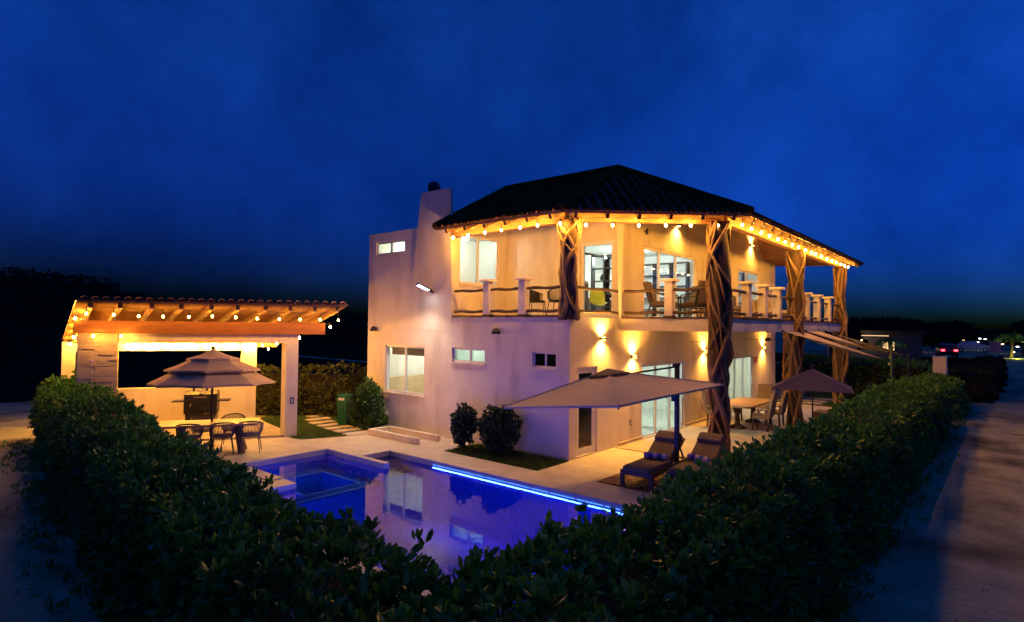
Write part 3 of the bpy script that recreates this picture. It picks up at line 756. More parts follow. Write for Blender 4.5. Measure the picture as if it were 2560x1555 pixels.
# railing ------------------------------------------------------------------
def post(x, y, z0=HF):
    o = part('railing_post', MB().cbox(x - .105, x + .105, y - .105, y + .105, z0, z0 + .94, .01), CONC, house)
    part('post_cap', MB().cbox(x - .18, x + .18, y - .18, y + .18, z0 + .942, z0 + 1.01, .012), CONC, o)
    part('post_base', MB().box(x - .12, x + .12, y - .12, y + .12, z0 + .002, z0 + .07), DARKW, o)
for x, y in ((-2.65, .0), (-1.42, .0), (1.4, VA + .06)): post(x, y)
for y in (4.26, 5.63, 6.95, 10.24, 11.73, 13.4): post(U2 - .06, y)
def rail(p, q):
    for z in (4.15, 3.575):
        rd = [(.04 + .006 * math.sin(i * 2.1 + p[0])) for i in range(7)]
        part('rail', MB().tube([(p[0] + (q[0] - p[0]) * i / 6 + .01 * math.sin(i * 1.7), p[1] + (q[1] - p[1]) * i / 6, z + .012 * math.sin(i * 1.3 + q[1])) for i in range(7)], rd, 7), DARKW, house, smooth=True)
for p, q in (((-3.92, 0), (-2.76, 0)), ((-2.54, 0), (-1.53, 0)), ((-1.31, 0), (-.2, 0)), ((-.02, .2), (-.02, VA - .1)), ((.1, VA + .06), (1.29, VA + .06)), ((1.51, VA + .06), (U2 - .28, VA + .06))): rail(p, q)
ry = [VA + .25, 4.26, 5.63, 6.95, 8.75, 10.24, 11.73, 13.4, YE - .2]
for a, b in zip(ry, ry[1:]): rail((U2 - .06, a + .12), (U2 - .06, b - .12))

# ================================================================== LIGHT FITTINGS
BULB_ME = {}
def bulb_mesh(p):
    if p not in BULB_ME:
        mb = MB().lathe([(.009, -.042), (.022, -.032), (.026, -.015), (.020, .004), (.010, .018)], 8)
        BULB_ME[p] = mb.mesh('bulb', emit('bulb_glow_%d' % p, (1.0, 0.43, 0.05), p), True)
    return BULB_ME[p]
SOCK_ME = MB().lathe([(.018, .0), (.018, .05), (.006, .06)], 6).mesh('bulb_socket', BLACKM)
def string_lights(label, pts, lift=.14, loc=None, group=None, power=None):
    pts = [Vector(p) for p in pts]
    t = thing('string_lights', label, 'string lights', loc or tuple(pts[0]), group=group)
    off = Vector(loc or tuple(pts[0]))
    path = []
    for i, p in enumerate(pts):
        path.append(p + Vector((0, 0, lift)))
        if i < len(pts) - 1: path.append((p + pts[i + 1]) / 2 + Vector((0, 0, lift + .03)))
    part('cable', MB().tube(path, .007, 4), BLACKM, t, world=True)
    dr = MB()
    for p in pts: dr.tube([p + Vector((0, 0, lift)), p + Vector((0, 0, .05))], .006, 4)
    part('drop_wire', dr, BLACKM, t, world=True)
    for p in pts:
        b = inst('bulb', bulb_mesh(power or BULB), t, p - off)
        inst('socket', SOCK_ME, b, (0, 0, .02))
    return t
cd = Vector((1, 1, 0)).normalized()
pts = [(-3.51, -.5, 5.59), (-2.94, -.5, 5.61), (-2.33, -.5, 5.61), (-1.76, -.5, 5.62), (-1.15, -.5, 5.62), (-.61, -.5, 5.62), (.06, -.5, 5.59),
       (.5, -.1, 5.57), (.95, .35, 5.58), (1.39, .79, 5.59), (1.85, 1.25, 5.61), (2.28, 1.68, 5.62), (2.77, 2.12, 5.63)]
pts += [(3.2, y, 5.645) for y in (2.47, 3.12, 3.87, 4.54, 5.26, 5.96, 6.67, 7.31, 8.11, 8.83, 9.34, 10.13, 10.95, 11.66, 12.37, 13.15, 13.81, 14.43)]
string_lights('long string of glowing bulbs hanging under the eave of the house roof', pts, loc=(-3.51, -.5, 5.75))

def sconce(y, z, label, e=1.0, up=True, dn=True):
    t = thing('wall_lamp', label, 'wall lamp', (0, y, z), group='up and down wall lamps on the terrace side')
    b = part('body', MB().box(.003, .03, -.05, .05, -.05, .05).box(.03, .13, -.075, .075, -.03, .03), BLACKM, t)
    for k, on in ((1, up), (-1, dn)):
        if not on: continue
        part('lens', MB().box(.045, .115, -.055, .055, .031 * k if k > 0 else -.034, .034 if k > 0 else -.031), emit('sconce_glow', (1, .46, .08), 60), t)
        lamp('SPOT', 'lamp_beam', t, (.085, 0, .05 * k), SCONCE * e, (1.0, .46, .07), .03, (0 if k < 0 else PI, 0, 0), 150, 1.0)
    return t
sconce(1.4, 2.89, 'highest ground floor wall lamp, above the narrow glass door')
sconce(3.04, 2.37, 'wall lamp left of the sliding door with the open umbrella below')
sconce(8.0, 2.38, 'wall lamp between the ceiling fan and the first sliding door')
sconce(14.32, 2.37, 'farthest wall lamp on the ground floor, above the red sign')
sconce(12.85, 6.58, 'lit wall lamp on the upper floor under the long eave')
sconce(5.85, 6.42, 'wall lamp shining down above the wide upper window', .9, up=False)
for y in (3.75, 8.8): 
    t = thing('wall_lamp', 'small unlit black spotlight ' + ('left of the wide upper window' if y < 5 else 'on the upper wall near the second column'), 'wall lamp', (0, y, 5.95))
    part('body', MB().lathe([(.03, -.09), (.035, 0), (.025, .09)], 8, (.07, 0, 0)), BLACKM, t); part('bracket', MB().box(.002, .07, -.015, .015, -.015, .015), BLACKM, t)
for x, z, lab in ((-7.53, 3.05, 'small unlit black cone lamp near the left edge of the pool wall'), (-2.26, 3.05, 'small unlit black cone lamp below the balcony on the pool wall')):
    t = thing('wall_lamp', lab, 'wall lamp', (x, 0, z))
    part('shade', MB().lathe([(.13, -.07), (.10, 0), (.05, .06), (.03, .08)], 10, (0, -.12, 0)), BLACKM, t, smooth=True); part('bracket', MB().tube([(0, -.002, .03), (0, -.12, .07)], .02), BLACKM, t)
# led street style flood lamp
t = thing('flood_lamp', 'white led street lamp on a black arm on the pool wall', 'flood lamp', (-4.77, 0, 4.15))
part('arm', MB().tube([(0, -.068, 0), (0, -.18, .03)], .035, 8), BLACKM, t)
part('housing', MB().beam((0, -.16, .035), (-.03, -.62, .20), .17, .045), BLACKM, t)
part('led_panel', MB().beam((-.005, -.27, .046), (-.028, -.60, .162), .13, .012), emit('flood_led', (.93, .95, 1.0), 20), t)
lamp('SPOT', 'lamp_beam', t, (.02, -.50, .04), 170, (1.0, .80, .62), .08, (R(-38), R(6), 0), 155, .6)

# ceiling fans below the balcony
def fan(y, ang, label, lights=False):
    t = thing('ceiling_fan', label, 'ceiling fan', (1.4, y, 3.09), ang)
    part('rod', MB().lathe([(.07, 0), (.07, -.03), (.015, -.05), (.015, -.22)], 8), DARKW, t)
    part('motor', MB().lathe([(.05, -.36), (.10, -.33), (.11, -.27), (.05, -.22)], 10), DARKW, t, smooth=True)
    for k in range(3):
        a = 2 * PI * k / 3; d = Vector((math.cos(a), math.sin(a), 0))
        part('blade', MB().beam(d * .1 + Vector((0, 0, -.3)), d * .68 + Vector((0, 0, -.3)), .12, .012), DARKW, t)
fan(5.43, R(200), 'dark three blade ceiling fan left of the second column'); fan(10.4, R(170), 'dark three blade ceiling fan farther along the terrace')

# room lights (ceiling panels) ------------------------------------------------
PANEL = emit('ceiling_panel', (.90, 1.0, .93), 4.0)
def room_light(x, y, z, e, col, sx=.5, sy=.5, label=''):
    t = thing('ceiling_light', label, 'ceiling light', (x, y, z), group='lit ceiling lights inside the rooms')
    part('panel', MB().box(-sx / 2, sx / 2, -sy / 2, sy / 2, -.03, -.004), PANEL, t)
    lamp('POINT', 'lamp_light', t, (0, 0, -.30), e * ROOM, col, .12)
    part('globe', MB().lathe([(.03, -.05), (.09, -.09), (.11, -.14), (.08, -.18), (.02, -.20)], 12), PANEL, t, smooth=True)
    part('rim', MB().box(-sx / 2 - .02, sx / 2 + .02, -sy / 2 - .02, sy / 2 + .02, -.02, -.002), WHITEM, t)
GRN = (.86, 1.0, .90)
room_light(-6.2, 1.8, 3.09, 42, (.97, 1, .93), label='ceiling light in the ground floor bedroom')
room_light(-3.4, 1.4, 3.09, 9, (.75, 1, .82), label='ceiling light in the small ground floor bathroom')
room_light(-2.4, 5.2, 3.09, 120, GRN, .8, .8, label='ceiling light behind the first sliding door')
room_light(-2.2, 11.8, 3.09, 95, GRN, .8, .8, label='ceiling light behind the second sliding door')
room_light(-4.75, 1.2, 5.99, 16, (.88, 1, .95), label='ceiling light in the upper bathroom')
room_light(-7.0, 1.4, 5.99, 30, (.85, 1, .9), label='ceiling light in the high corner room')
room_light(-2.6, 3.6, 5.99, 32, (.90, 1, .98), .7, .7, label='ceiling light inside the upper glass door')
room_light(-2.2, 7.3, 5.99, 60, (.90, 1, .98), .9, .9, label='ceiling light inside the wide upper window')
room_light(-2.2, 13.0, 5.99, 45, (.90, 1, .98), .7, .7, label='ceiling light inside the far upper window')

# ================================================================== INTERIOR FURNITURE
t = thing('bed', 'bed with tall wooden headboard behind the lower left window', 'bed', (-7.3, 1.9, .03))
part('headboard', MB().cbox(-.46, -.40, -1.25, .6, 0, 1.42, .01), TABLEW, t)
part('mattress', MB().cbox(-.39, 1.4, -1.1, .5, .3, .62, .05), PLASTER, t); part('base', MB().box(-.39, 1.35, -1.05, .45, 0, .3), DARKW, t)
part('pillow', MB().cbox(-.36, -.05, -1.0, -.4, .63, .78, .05), mat('pillow_cloth', (.7, .55, .4), .9), t)
part('pillow', MB().cbox(-.36, -.05, -.2, .4, .63, .78, .05), mat('pillow_cloth', (.7, .55, .4), .9), t)
t = thing('roller_blind', 'half raised roller blind inside the lower left window', 'blind', (-6.12, .2, 2.5))
part('roll', MB().tube([(-.9, .04, .0), (.9, .04, .0)], .045, 8), PLASTER, t); part('cloth', MB().box(-.88, .88, .035, .042, -.25, 0), mat('blind_cloth', (.30, .25, .18), .9), t)
def shelf(loc, rz, wd, ht, label, cols=2, rows=5):
    t = thing('bookshelf', label, 'bookshelf', loc, rz)
    for i in range(cols + 1):
        x = -wd / 2 + wd * i / cols; part('upright', MB().box(x - .02, x + .02, -.15, .15, 0, ht), BLACKM, t)
    for j in range(rows + 1):
        z = .02 + (ht - .04) * j / rows; part('shelf_board', MB().box(-wd / 2 + .021, wd / 2 - .021, -.14, .14, z - .015, z + .015), DARKW, t)
    if 'through the upper' in label: part('back_panel', MB().box(-wd / 2 * .25, wd / 2 * .3, .142, .152, .1, ht - .1), DARKW, t)
    return t
shelf((-2.45, 5.6, HF), R(12), .85, 2.2, 'black open shelf seen through the upper glass door')
shelf((-2.2, 9.44, HF), 0, 2.0, 2.25, 'dark shelf wall seen through the wide upper window', 3)
shelf((-2.0, 15.72, HF), 0, 1.4, 2.3, 'dark shelf seen through the far upper window', 2)
for (x, y, z, lab, c, hh) in ((-2.5, 9.4, HF + 1.36, 'small dark vase on the shelf wall', (.04, .03, .02), .28), (-1.9, 9.4, HF + .92, 'white lantern on the shelf wall', (.7, .72, .7), .35),
                           (-2.55, 5.6, HF + 1.35, 'small dark plant pot on the black open shelf', (.03, .05, .02), .2), (-2.2, 5.62, HF + .92, 'white lantern on the black open shelf', (.7, .72, .7), .34)):
    solo('vase', MB().lathe([(.05, 0), (.09, hh * .3), (.07, hh * .7), (.04, hh * .85), (.06, hh)], 10, (x, y, z)), mat('vase_' + lab[6:11].strip(), c, .4), lab, 'vase')
t = thing('kitchen_cabinet', 'white wall cupboard with dark side in the upper living room', 'cupboard', (-4.1, 8.6, HF + 1.1))
part('carcass', MB().box(-.25, .25, -.7, .2, 0, .75), PLASTER, t); part('side_panel', MB().box(-.25, .25, .205, .55, -.2, .8), DARKW, t)
t = thing('sideboard', 'dark sideboard in the upper living room', 'sideboard', (-4.1, 7.6, HF))
part('carcass', MB().cbox(-.25, .25, -1.0, 1.0, .08, .85), DARKW, t); part('top', MB().box(-.28, .28, -1.03, 1.03, .851, .89), PLASTER, t); part('plinth', MB().box(-.2, .2, -.9, .9, 0, .08), BLACKM, t)
t = thing('wall_panel', 'brown wood wall panel behind the first sliding door', 'wall panel', (-4.9, 7.4, .03))
for k in range(4): part('panel', MB().box(0, .05, -2.3 + k * 1.0, -1.32 + k * 1.0, .0, 2.4), mat('brown_panel', (.16, .12, .09), .6, .15, 2), t)
def shell_chair(loc, rz, label):
    t = thing('shell_chair', label, 'chair', loc, rz)
    Y = mat('yellow_shell', (.80, .62, .03), .4)
    vs, fs = [], []
    for i in range(8):
        u = i / 7
        for j in range(9):
            v = (j / 8 - .5)
            z = .42 + (.0 if u < .5 else (u - .5) * .85) + .10 * (2 * v) ** 2 * (1 if u < .8 else .3); y = (.25 - u * .9) if u < .5 else (-.2 - (u - .5) * .22)
            w = .46 * (1 - .5 * max(0, u - .75))
            vs.append((v * w, y, z))
    for i in range(7):
        for j in range(8): fs.append((i * 9 + j, i * 9 + j + 1, (i + 1) * 9 + j + 1, (i + 1) * 9 + j))
    part('seat_shell', MB().add(vs, fs), Y, t, smooth=True)
    for sx in (-1, 1):
        for sy in (-1, 1): part('leg', MB().tube([(.12 * sx, .1 * sy, .42), (.2 * sx, .2 * sy, 0)], [.016, .011]), DARKW, t)
shell_chair((-1.5, 3.7, HF), R(20), 'bright yellow shell chair inside the upper glass door')
t = thing('cabinet', 'tall brown cabinet inside the upper glass door', 'cabinet', (-2.0, 3.4, HF))
part('carcass', MB().cbox(-.2, .2, -.2, .2, 0, 1.15), DARKW, t); part('door', MB().box(-.17, .17, -.215, -.203, .08, 1.08), DARKW, t)
t = thing('towel_bar', 'wall towel bar in the upper bathroom window', 'towel bar', (-5.5, 1.2, 4.95))
part('bar', MB().tube([(.06, -.2, 0), (.06, .2, 0)], .012), BLACKM, t); part('bracket', MB().box(.0, .07, .17, .21, -.02, .02), BLACKM, t)
def side_chair(loc, rz, label):
    t = thing('dining_chair', label, 'chair', loc, rz)
    part('seat', MB().cbox(-.22, .22, -.22, .22, .43, .48), DARKW, t); part('backrest', MB().beam((0, -.2, .48), (0, -.28, 1.05), .40, .04, (0, 1, 0)), DARKW, t)
    for sx in (-1, 1):
        for sy in (-1, 1): part('leg', MB().beam((.19 * sx, .19 * sy, .43), (.2 * sx, .2 * sy, 0), .035, .035, (0, 1, 0)), DARKW, t)
side_chair((-1.35, 5.3, .03), R(90), 'dark chair just inside the first sliding door')

# ================================================================== ROPE CHAIRS
def rope_chair(loc, rz, label, m, group):
    t = thing('rope_chair', label, 'chair', loc, rz, group)
    rim = [(.29 * math.sin(a) , .02 - .27 * math.cos(a), .70 + .10 * math.cos(a)) for a in [R(-115 + 230 * i / 16) for i in range(17)]]
    part('back_rail', MB().tube(rim, .014, 6), BLACKM, t, smooth=True)
    ring = [(.23 * math.sin(a), .02 - .22 * math.cos(a), .43) for a in [2 * PI * i / 20 for i in range(21)]]
    part('seat_ring', MB().tube(ring, .013, 6), BLACKM, t)
    part('seat', MB().lathe([(.20, .44), (.215, .455), (.19, .48), (.05, .485)], 18, (0, .02, 0)), m, t, smooth=True)
    rp = MB(); k = 34
    for i in range(k):
        a = R(-112 + 224 * i / (k - 1)); 
        p = Vector((.29 * math.sin(a), .02 - .27 * math.cos(a), .70 + .10 * math.cos(a))); q = Vector((.23 * math.sin(a), .02 - .22 * math.cos(a), .43))
        mid = (p + q) / 2 + Vector((math.sin(a) * .025, -math.cos(a) * .025, 0))
        rp.tube([p, mid, q], .0085, 4, cap=False)
    part('rope_weave', rp, m, t)
    for sx in (-1, 1):
        for sy in (-1, 1): part('leg', MB().tube([(.19 * sx, .02 + .17 * sy, .43), (.25 * sx, .02 + .23 * sy, 0)], [.014, .010], 6), BLACKM, t)
    return t
EA = math.atan2(.860, .511)
ex, ey = math.cos(EA), math.sin(EA)
G1 = 'taupe rope chairs round the pool side table'
rc = rope_chair((-6.33, -4.62, 0), EA, 'taupe rope chair at the corner of the outdoor table nearest the house', ROPE, G1)
rc.rotation_euler = (0, 0, EA)
dup(rc, (-6.62, -5.16, 0), EA + .1, 'taupe rope chair on the pool side of the table, middle one', G1)
dup(rc, (-6.98, -5.78, 0), EA - .05, 'taupe rope chair on the pool side of the table, mostly behind the hedge', G1)
dup(rc, (-7.42, -4.55, 0), EA + PI, 'rope chair on the grill side of the table, nearer the white post', G1)
dup(rc, (-7.78, -5.16, 0), EA + PI, 'rope chair on the grill side of the table, beside the umbrella pole', G1)
G2 = 'black rope chairs on the left balcony'
rb = rope_chair((-1.9, 1.15, HF), R(-60), 'black rope chair on the balcony left of the first column', ROPEB, G2)
dup(rb, (-1.2, 1.2, HF), R(60), 'black rope chair on the balcony half hidden by the first column', G2)

# outdoor table, tiered umbrella ------------------------------------------------
t = thing('outdoor_table', 'long wooden table with trunk legs under the tiered umbrella', 'table', (-6.98, -5.30, 0), EA)
for k in range(5): part('plank', MB().cbox(-1.1, 1.1, -.45 + k * .18 + .002, -.45 + (k + 1) * .18 - .002, .70 + .002 * (k % 2), .752, .006), TABLEW, t)
for sx in (-1, 1):
    for sy in (-1, 1): part('leg', MB().tube([(.62 * sx, .08 * sy, .70), (.66 * sx, .14 * sy, .35), (.74 * sx, .24 * sy, 0)], [.10, .075, .085], 8), TRUNK, t, smooth=True)
t = thing('tiered_umbrella', 'open three tiered taupe umbrella over the outdoor table', 'umbrella', (-7.05, -5.24, 0))
part('pole', MB().tube([(0, 0, .0), (-.03, 0, 2.5)], .026, 8), BLACKM, t); part('base', MB().lathe([(.25, 0), (.25, .05), (.06, .09), (.05, .2)], 12), BLACKM, t)
part('finial', MB().lathe([(.02, 2.48), (.05, 2.55), (.055, 2.59), (.02, 2.62)], 8, (-.03, 0, 0)), BLACKM, t)
def tier(r0, z0, r1, z1, name, scal=.02):
    n = 8; mb = MB(); a0 = R(14)
    vs, fs = [], []
    rows = 5
    for i in range(rows):
        u = i / (rows - 1)
        r = r1 + (r0 - r1) * u; z = z1 + (z0 - z1) * u + .05 * math.sin(PI * u) * (-.6)
        for j in range(n * 2):
            a = a0 + 2 * PI * j / (n * 2)
            rr = r * (1.0 if j % 2 == 0 else math.cos(PI / n) * (1 - .015 * u))
            zz = z - (0 if j % 2 == 0 else (scal * u * -.6))
            vs.append((rr * math.cos(a), rr * math.sin(a), zz + .05 * (r / 1.5) * math.cos(a + .6)))
    m_ = n * 2
    for i in range(rows - 1):
        for j in range(m_): fs.append((i * m_ + j, i * m_ + (j + 1) % m_, (i + 1) * m_ + (j + 1) % m_, (i + 1) * m_ + j))
    # hem
    k = (rows - 1) * m_; b = len(vs)
    for j in range(m_): vs.append((vs[k + j][0], vs[k + j][1], vs[k + j][2] - .05))
    for j in range(m_): fs.append((k + j, k + (j + 1) % m_, b + (j + 1) % m_, b + j))
    return part('canopy_tier', mb.add(vs, fs), CLOTHT, t)
tier(1.43, 1.72, .72, 2.14, 'a'); tier(1.08, 2.04, .40, 2.37, 'b'); tier(.60, 2.31, .02, 2.54, 'c')
for j in range(8):
    a = R(14) + 2 * PI * j / 8
    part('rib', MB().tube([(0, 0, 2.42), (1.38 * math.cos(a), 1.38 * math.sin(a), 1.72 + .05 * math.cos(a + .6))], .009, 4), BLACKM, t)

# ================================================================== PAVILION
PBEAM = mat('pavilion_beam', (0.20, 0.065, 0.018), 0.6, 0.2, 2.0, 0.3, 12, stretch=(1, 6, 6), col2=(0.30, 0.11, 0.035), detail=7)
pav = thing('pavilion', 'open white pavilion with orange wood beams and a clay tiled lean-to roof', 'pavilion', (-7.40, -2.77, 0), EA)
SH = -.389
def pvb(mb, a0, a1, b0, b1, z0, z1):
    P = [(a + SH * b, b) for a, b in ((a0, b0), (a1, b0), (a1, b1), (a0, b1))]
    return mb.prism(P, z0, z1)
def pp(name, a0, a1, b0, b1, z0, z1, m, **k): return part(name, pvb(MB(), a0, a1, b0, b1, z0, z1), m, pav, **k)
ZF = lambda b: 3.70 - .232 * (b + .8)
pp('post', -.32, 0, .0, .34, 0, 2.64, STUCCO)
pp('lintel', -4.39, 0, .01, .33, 2.643, 2.885, STUCCO)
pp('front_beam', -5.38, .67, -.10, .16, 2.89, 3.22, PBEAM)
pp('wall', -5.28, -4.42, .02, .30, 0, 2.885, STUCCO)
bw = MB().grid((-5.43, .02), (0, 2.56), [(-5.08, -4.25, 0, 2.28), (-3.95, -.41, 1.10, 2.28)], lambda p, q, t_: (p + SH * (3.6 + t_), 3.6 + t_, q), 0, .2)
part('back_wall', bw, STUCCO, pav)
pp('back_beam', -5.3, .72, 3.82, 4.0, 2.38, 2.56, BEAMW)
pp('side_beam', -5.40, -5.2, .17, 3.58, 2.45, 2.60, BEAMW) if False else None
pp('floor', -5.28, -.03, .02, 3.6, .0, .055, TERR)
# stacked split stone on the front of the left wall
rs = random.Random(5); z = .02
PBEAM_ = None
STONE = mat('split_stone', (.44, .33, .27), .85, .2, 2.5, .6, 30, col2=(.56, .44, .37))
while z < 2.86:
    h = rs.uniform(.05, .085); a = -5.29
    while a < -4.40:
        ln = min(rs.uniform(.18, .5), -4.40 - a)
        if ln < .05: break
        dpt = rs.uniform(.012, .05)
        pp('stone', a + .002, a + ln - .002, .018 - dpt, .018, z + .0015, min(z + h, 2.884) - .0015, STONE); a += ln
    z += h
# rafters and cane ceiling
for a in (-5.1, -4.47, -3.78, -3.12, -2.42, -1.8, -1.12, -.5, .13, .72):
    b0, b1 = -.74, 4.1
    d = .085
    part('rafter', MB().beam((a + SH * b0, b0, ZF(b0) - d), (a + SH * b1, b1, ZF(b1) - d), .10, .15), BEAMW, pav)
    part('rafter_end', MB().beam((a + SH * (b0 - .008), b0 - .008, ZF(b0) - d), (a + SH * (b0 - .001), b0 - .001, ZF(b0) - d), .10, .15), DARKW, pav)
cane = MB(); b = -.78
while b < 4.15:
    cane.tube([(-5.38 + SH * b, b, ZF(b) - .008), (.95 + SH * b, b, ZF(b) - .008 + .006 * rs.random())], .022 + .006 * rs.random(), 6); b += .074
CANE = mat('cane', (.20, .10, .04), .6, .25, 3, .3, 14, stretch=(6, 6, 1), col2=(.32, .18, .075))
part('cane_ceiling', cane, CANE, pav, kind='stuff')
qd = [(-5.42 + SH * -.8, -.8, ZF(-.8) + .035), (.99 + SH * -.8, -.8, ZF(-.8) + .035), (.99 + SH * 4.2, 4.2, ZF(4.2) + .035), (-5.42 + SH * 4.2, 4.2, ZF(4.2) + .035)]
rf = part('roof', MB().slab(qd, .03), BEAMW, pav)
n = 27; sl = math.atan(.232)
rest = MB()
dirb = Vector((SH, 1, -.232)).normalized()
for i in range(n):
    a = -5.36 + 6.3 * (i + .5) / n
    o = inst('roof_tile', CTILE, rf, (a + SH * -.86, -.86, ZF(-.86) + .045), (-sl, 0, math.atan2(-SH, 1) + 0.0))
    b = -.86 + .36
    while b < 4.1:
        tl = tile_mesh('t', .44, n=3)
        Mx = Matrix.Rotation(math.atan2(-SH, 1), 4, 'Z') @ Matrix.Rotation(-sl, 4, 'X')
        p0 = Vector((a + SH * b, b, ZF(b) + .05))
        rest.add([tuple(p0 + Mx @ Vector(v)) for v in tl.v], tl.f); b += .36
part('tile_course', rest, CLAY, rf, kind='stuff')
t = thing('shower_head', 'small purple shower head on the stone wall of the pavilion', 'shower head', tuple(XF['pavilion'] @ Vector((-4.93, -.04, 2.18))))
part('head', MB().lathe([(.05, -.02), (.06, .0), (.02, .03)], 10, (.06, -.05, 0)), mat('violet_plastic', (.18, .08, .5), .4), t); part('pipe', MB().tube([(0, 0, .02), (.05, -.04, .02)], .012), WHITEM, t); part('hose', MB().tube([(.06, -.05, -.02), (.07, -.04, -.2), (.08, -.03, -.28)], .008), WHITEM, t)
t = thing('wall_socket', 'dark framed wall socket on the white pavilion post', 'socket', tuple(XF['pavilion'] @ Vector((-.14, -.002, 1.02))), EA)
part('plate', MB().box(-.05, .05, -.012, -.001, -.09, .09), BLACKM, t); part('insert', MB().box(-.025, .025, -.018, -.013, -.055, .055), WHITEM, t)
PX = XF['pavilion']
fr_ = [PX @ Vector((x, -.6, z)) for x, z in ((-4.93, 3.40), (-4.35, 3.38), (-3.81, 3.35), (-3.26, 3.35), (-2.68, 3.35), (-2.13, 3.37), (-1.57, 3.35), (-1.04, 3.33), (-.49, 3.32), (.04, 3.32), (.56, 3.32), (1.05, 3.31))]
string_lights('string of glowing bulbs along the front eave of the pavilion', fr_, .16, power=FRONT)
bk_ = [PX @ Vector((x, 3.45, 2.47)) for x in (-5.0, -4.45, -3.89, -3.36, -2.76, -2.2, -1.64, -1.2)]
string_lights('string of glowing bulbs along the back wall inside the pavilion', bk_, .10, power=BACK)
string_lights('two small glowing bulbs under the front beam by the stone wall', [PX @ Vector(v) for v in ((-4.25, -.34, 2.84), (-4.85, -.34, 2.84))], .06, power=420.0)
sd_ = [PX @ Vector(v) for v in ((-5.32, -.1, 3.28), (-5.55, .9, 3.12), (-5.85, 1.6, 2.96), (-6.15, 2.4, 2.74), (-6.5, 3.2, 2.52), (-6.7, 3.7, 2.40))]
string_lights('string of glowing bulbs down the left side of the pavilion roof', sd_, .10, power=SIDE)
sr_ = [PX @ Vector(v) for v in ((.85, -.1, 3.12), (.02, .38, 2.80), (-.35, 1.3, 2.62), (-.7, 2.4, 2.55), (-1.0, 3.2, 2.36))]
string_lights('string of glowing bulbs down the house side of the pavilion roof', sr_, .10, power=HOUSE_SIDE)

# grill -------------------------------------------------------------------
t = thing('grill', 'large black smoker grill with side shelves under the pavilion', 'grill', tuple(PX @ Vector((-2.85, 2.75, .055))), EA)
pr_ = [(-.24, .32), (-.28, .42), (-.28, .72), (-.22, .92), (-.08, 1.0), (.18, 1.0), (.26, .9), (.26, .32)]
bd = MB().add([(-.46, y, z) for y, z in pr_] + [(.46, y, z) for y, z in pr_], [tuple(range(8)), tuple(range(15, 7, -1))] + [(i, 8 + i, 8 + (i + 1) % 8, (i + 1) % 8) for i in range(8)])
part('body', bd, BLACKM, t)
part('hood_front', MB().beam((0, -.292, .44), (0, -.292, .70), .66, .01, (0, 1, 0)), mat('grill_door', (.02, .02, .022), .35), t)
part('handle', MB().tube([(-.18, -.30, .84), (-.18, -.34, .85), (.18, -.34, .85), (.18, -.30, .84)], .012), mat('chrome', (.7, .7, .7), .2, metal=1), t)
part('door_handle', MB().tube([(-.26, -.30, .55), (-.27, -.34, .58), (-.25, -.34, .66), (-.25, -.30, .68)], .011), mat('chrome', (.7, .7, .7), .2, metal=1), t)
em = part('emblem', MB().beam((0, -.175, .945), (0, -.165, .955), .07, .05, (0, 1, 0)), WHITEM, t)
for sx in (-.24, .12): part('chimney', MB().lathe([(.035, 1.0), (.03, 1.1), (.045, 1.13), (.045, 1.16)], 8, (sx, .05, 0)), BLACKM, t)
for sx in (-1, 1): part('side_shelf', MB().box(min(sx * .465, sx * .80), max(sx * .465, sx * .80), -.26, .18, .70, .735), BLACKM, t)
part('cabinet', MB().box(-.42, .42, -.22, .22, .10, .318), BLACKM, t)
for sx in (-1, 1):
    for sy in (-1, 1): part('leg', MB().box(sx * .40 - .02, sx * .40 + .02, sy * .2 - .02, sy * .2 + .02, 0, .099), BLACKM, t)
part('gauge', MB().lathe([(.03, 0), (.03, .01)], 10, (.05, -.28, .74)), WHITEM, t) if False else None

# ================================================================== BY THE LEFT WALL
t = thing('litter_bin', 'narrow green plastic bin with a pale label on the lawn', 'bin', (-8.05, -.78, .0), R(20))
part('body', MB().add([(-.15, -.14, .02), (.15, -.14, .02), (.15, .14, .02), (-.15, .14, .02), (-.18, -.17, .93), (.18, -.17, .93), (.18, .17, .93), (-.18, .17, .93)], [(3, 2, 1, 0), (4, 5, 6, 7), (0, 1, 5, 4), (1, 2, 6, 5), (2, 3, 7, 6), (3, 0, 4, 7)]), GREENP, t)
part('lid', MB().cbox(-.19, .19, -.18, .18, .932, .975, .01), GREENP, t)
part('label', MB().box(-.11, .11, -.183, -.170, .80, .88), WHITEM, t)
for sx in (-.07, .07): part('groove_rib', MB().beam((sx, -.147, .08), (sx, -.168, .74), .02, .012, (0, 1, 0)), GREENP, t)
t = thing('pump_box', 'small white metal box leaning on the wall beside the low kerb', 'metal box', (-6.98, -.12, 0), R(8))
part('cabinet', MB().cbox(-.13, .13, -.10, .10, 0, .46, .01), WHITEM, t); part('vent', MB().box(-.07, .07, -.104, -.1005, .33, .36), BLACKM, t); part('valve', MB().tube([(0, -.1, .2), (.0, -.17, .16), (.05, -.17, .08)], .018), BLACKM, t)
t = thing('low_kerb', 'low three sided stucco kerb on the deck against the pool wall', 'kerb', (-5.1, -.7, 0))
part('kerb_wall', MB().cbox(-1.1, 1.05, -.53, -.40, 0, .17, .008), STUCCO, t); part('kerb_wall', MB().cbox(-1.1, -.97, -.397, .25, 0, .17, .008), STUCCO, t); part('kerb_wall', MB().cbox(-.967, 1.15, .12, .25, 0, .172, .008), STUCCO, t)
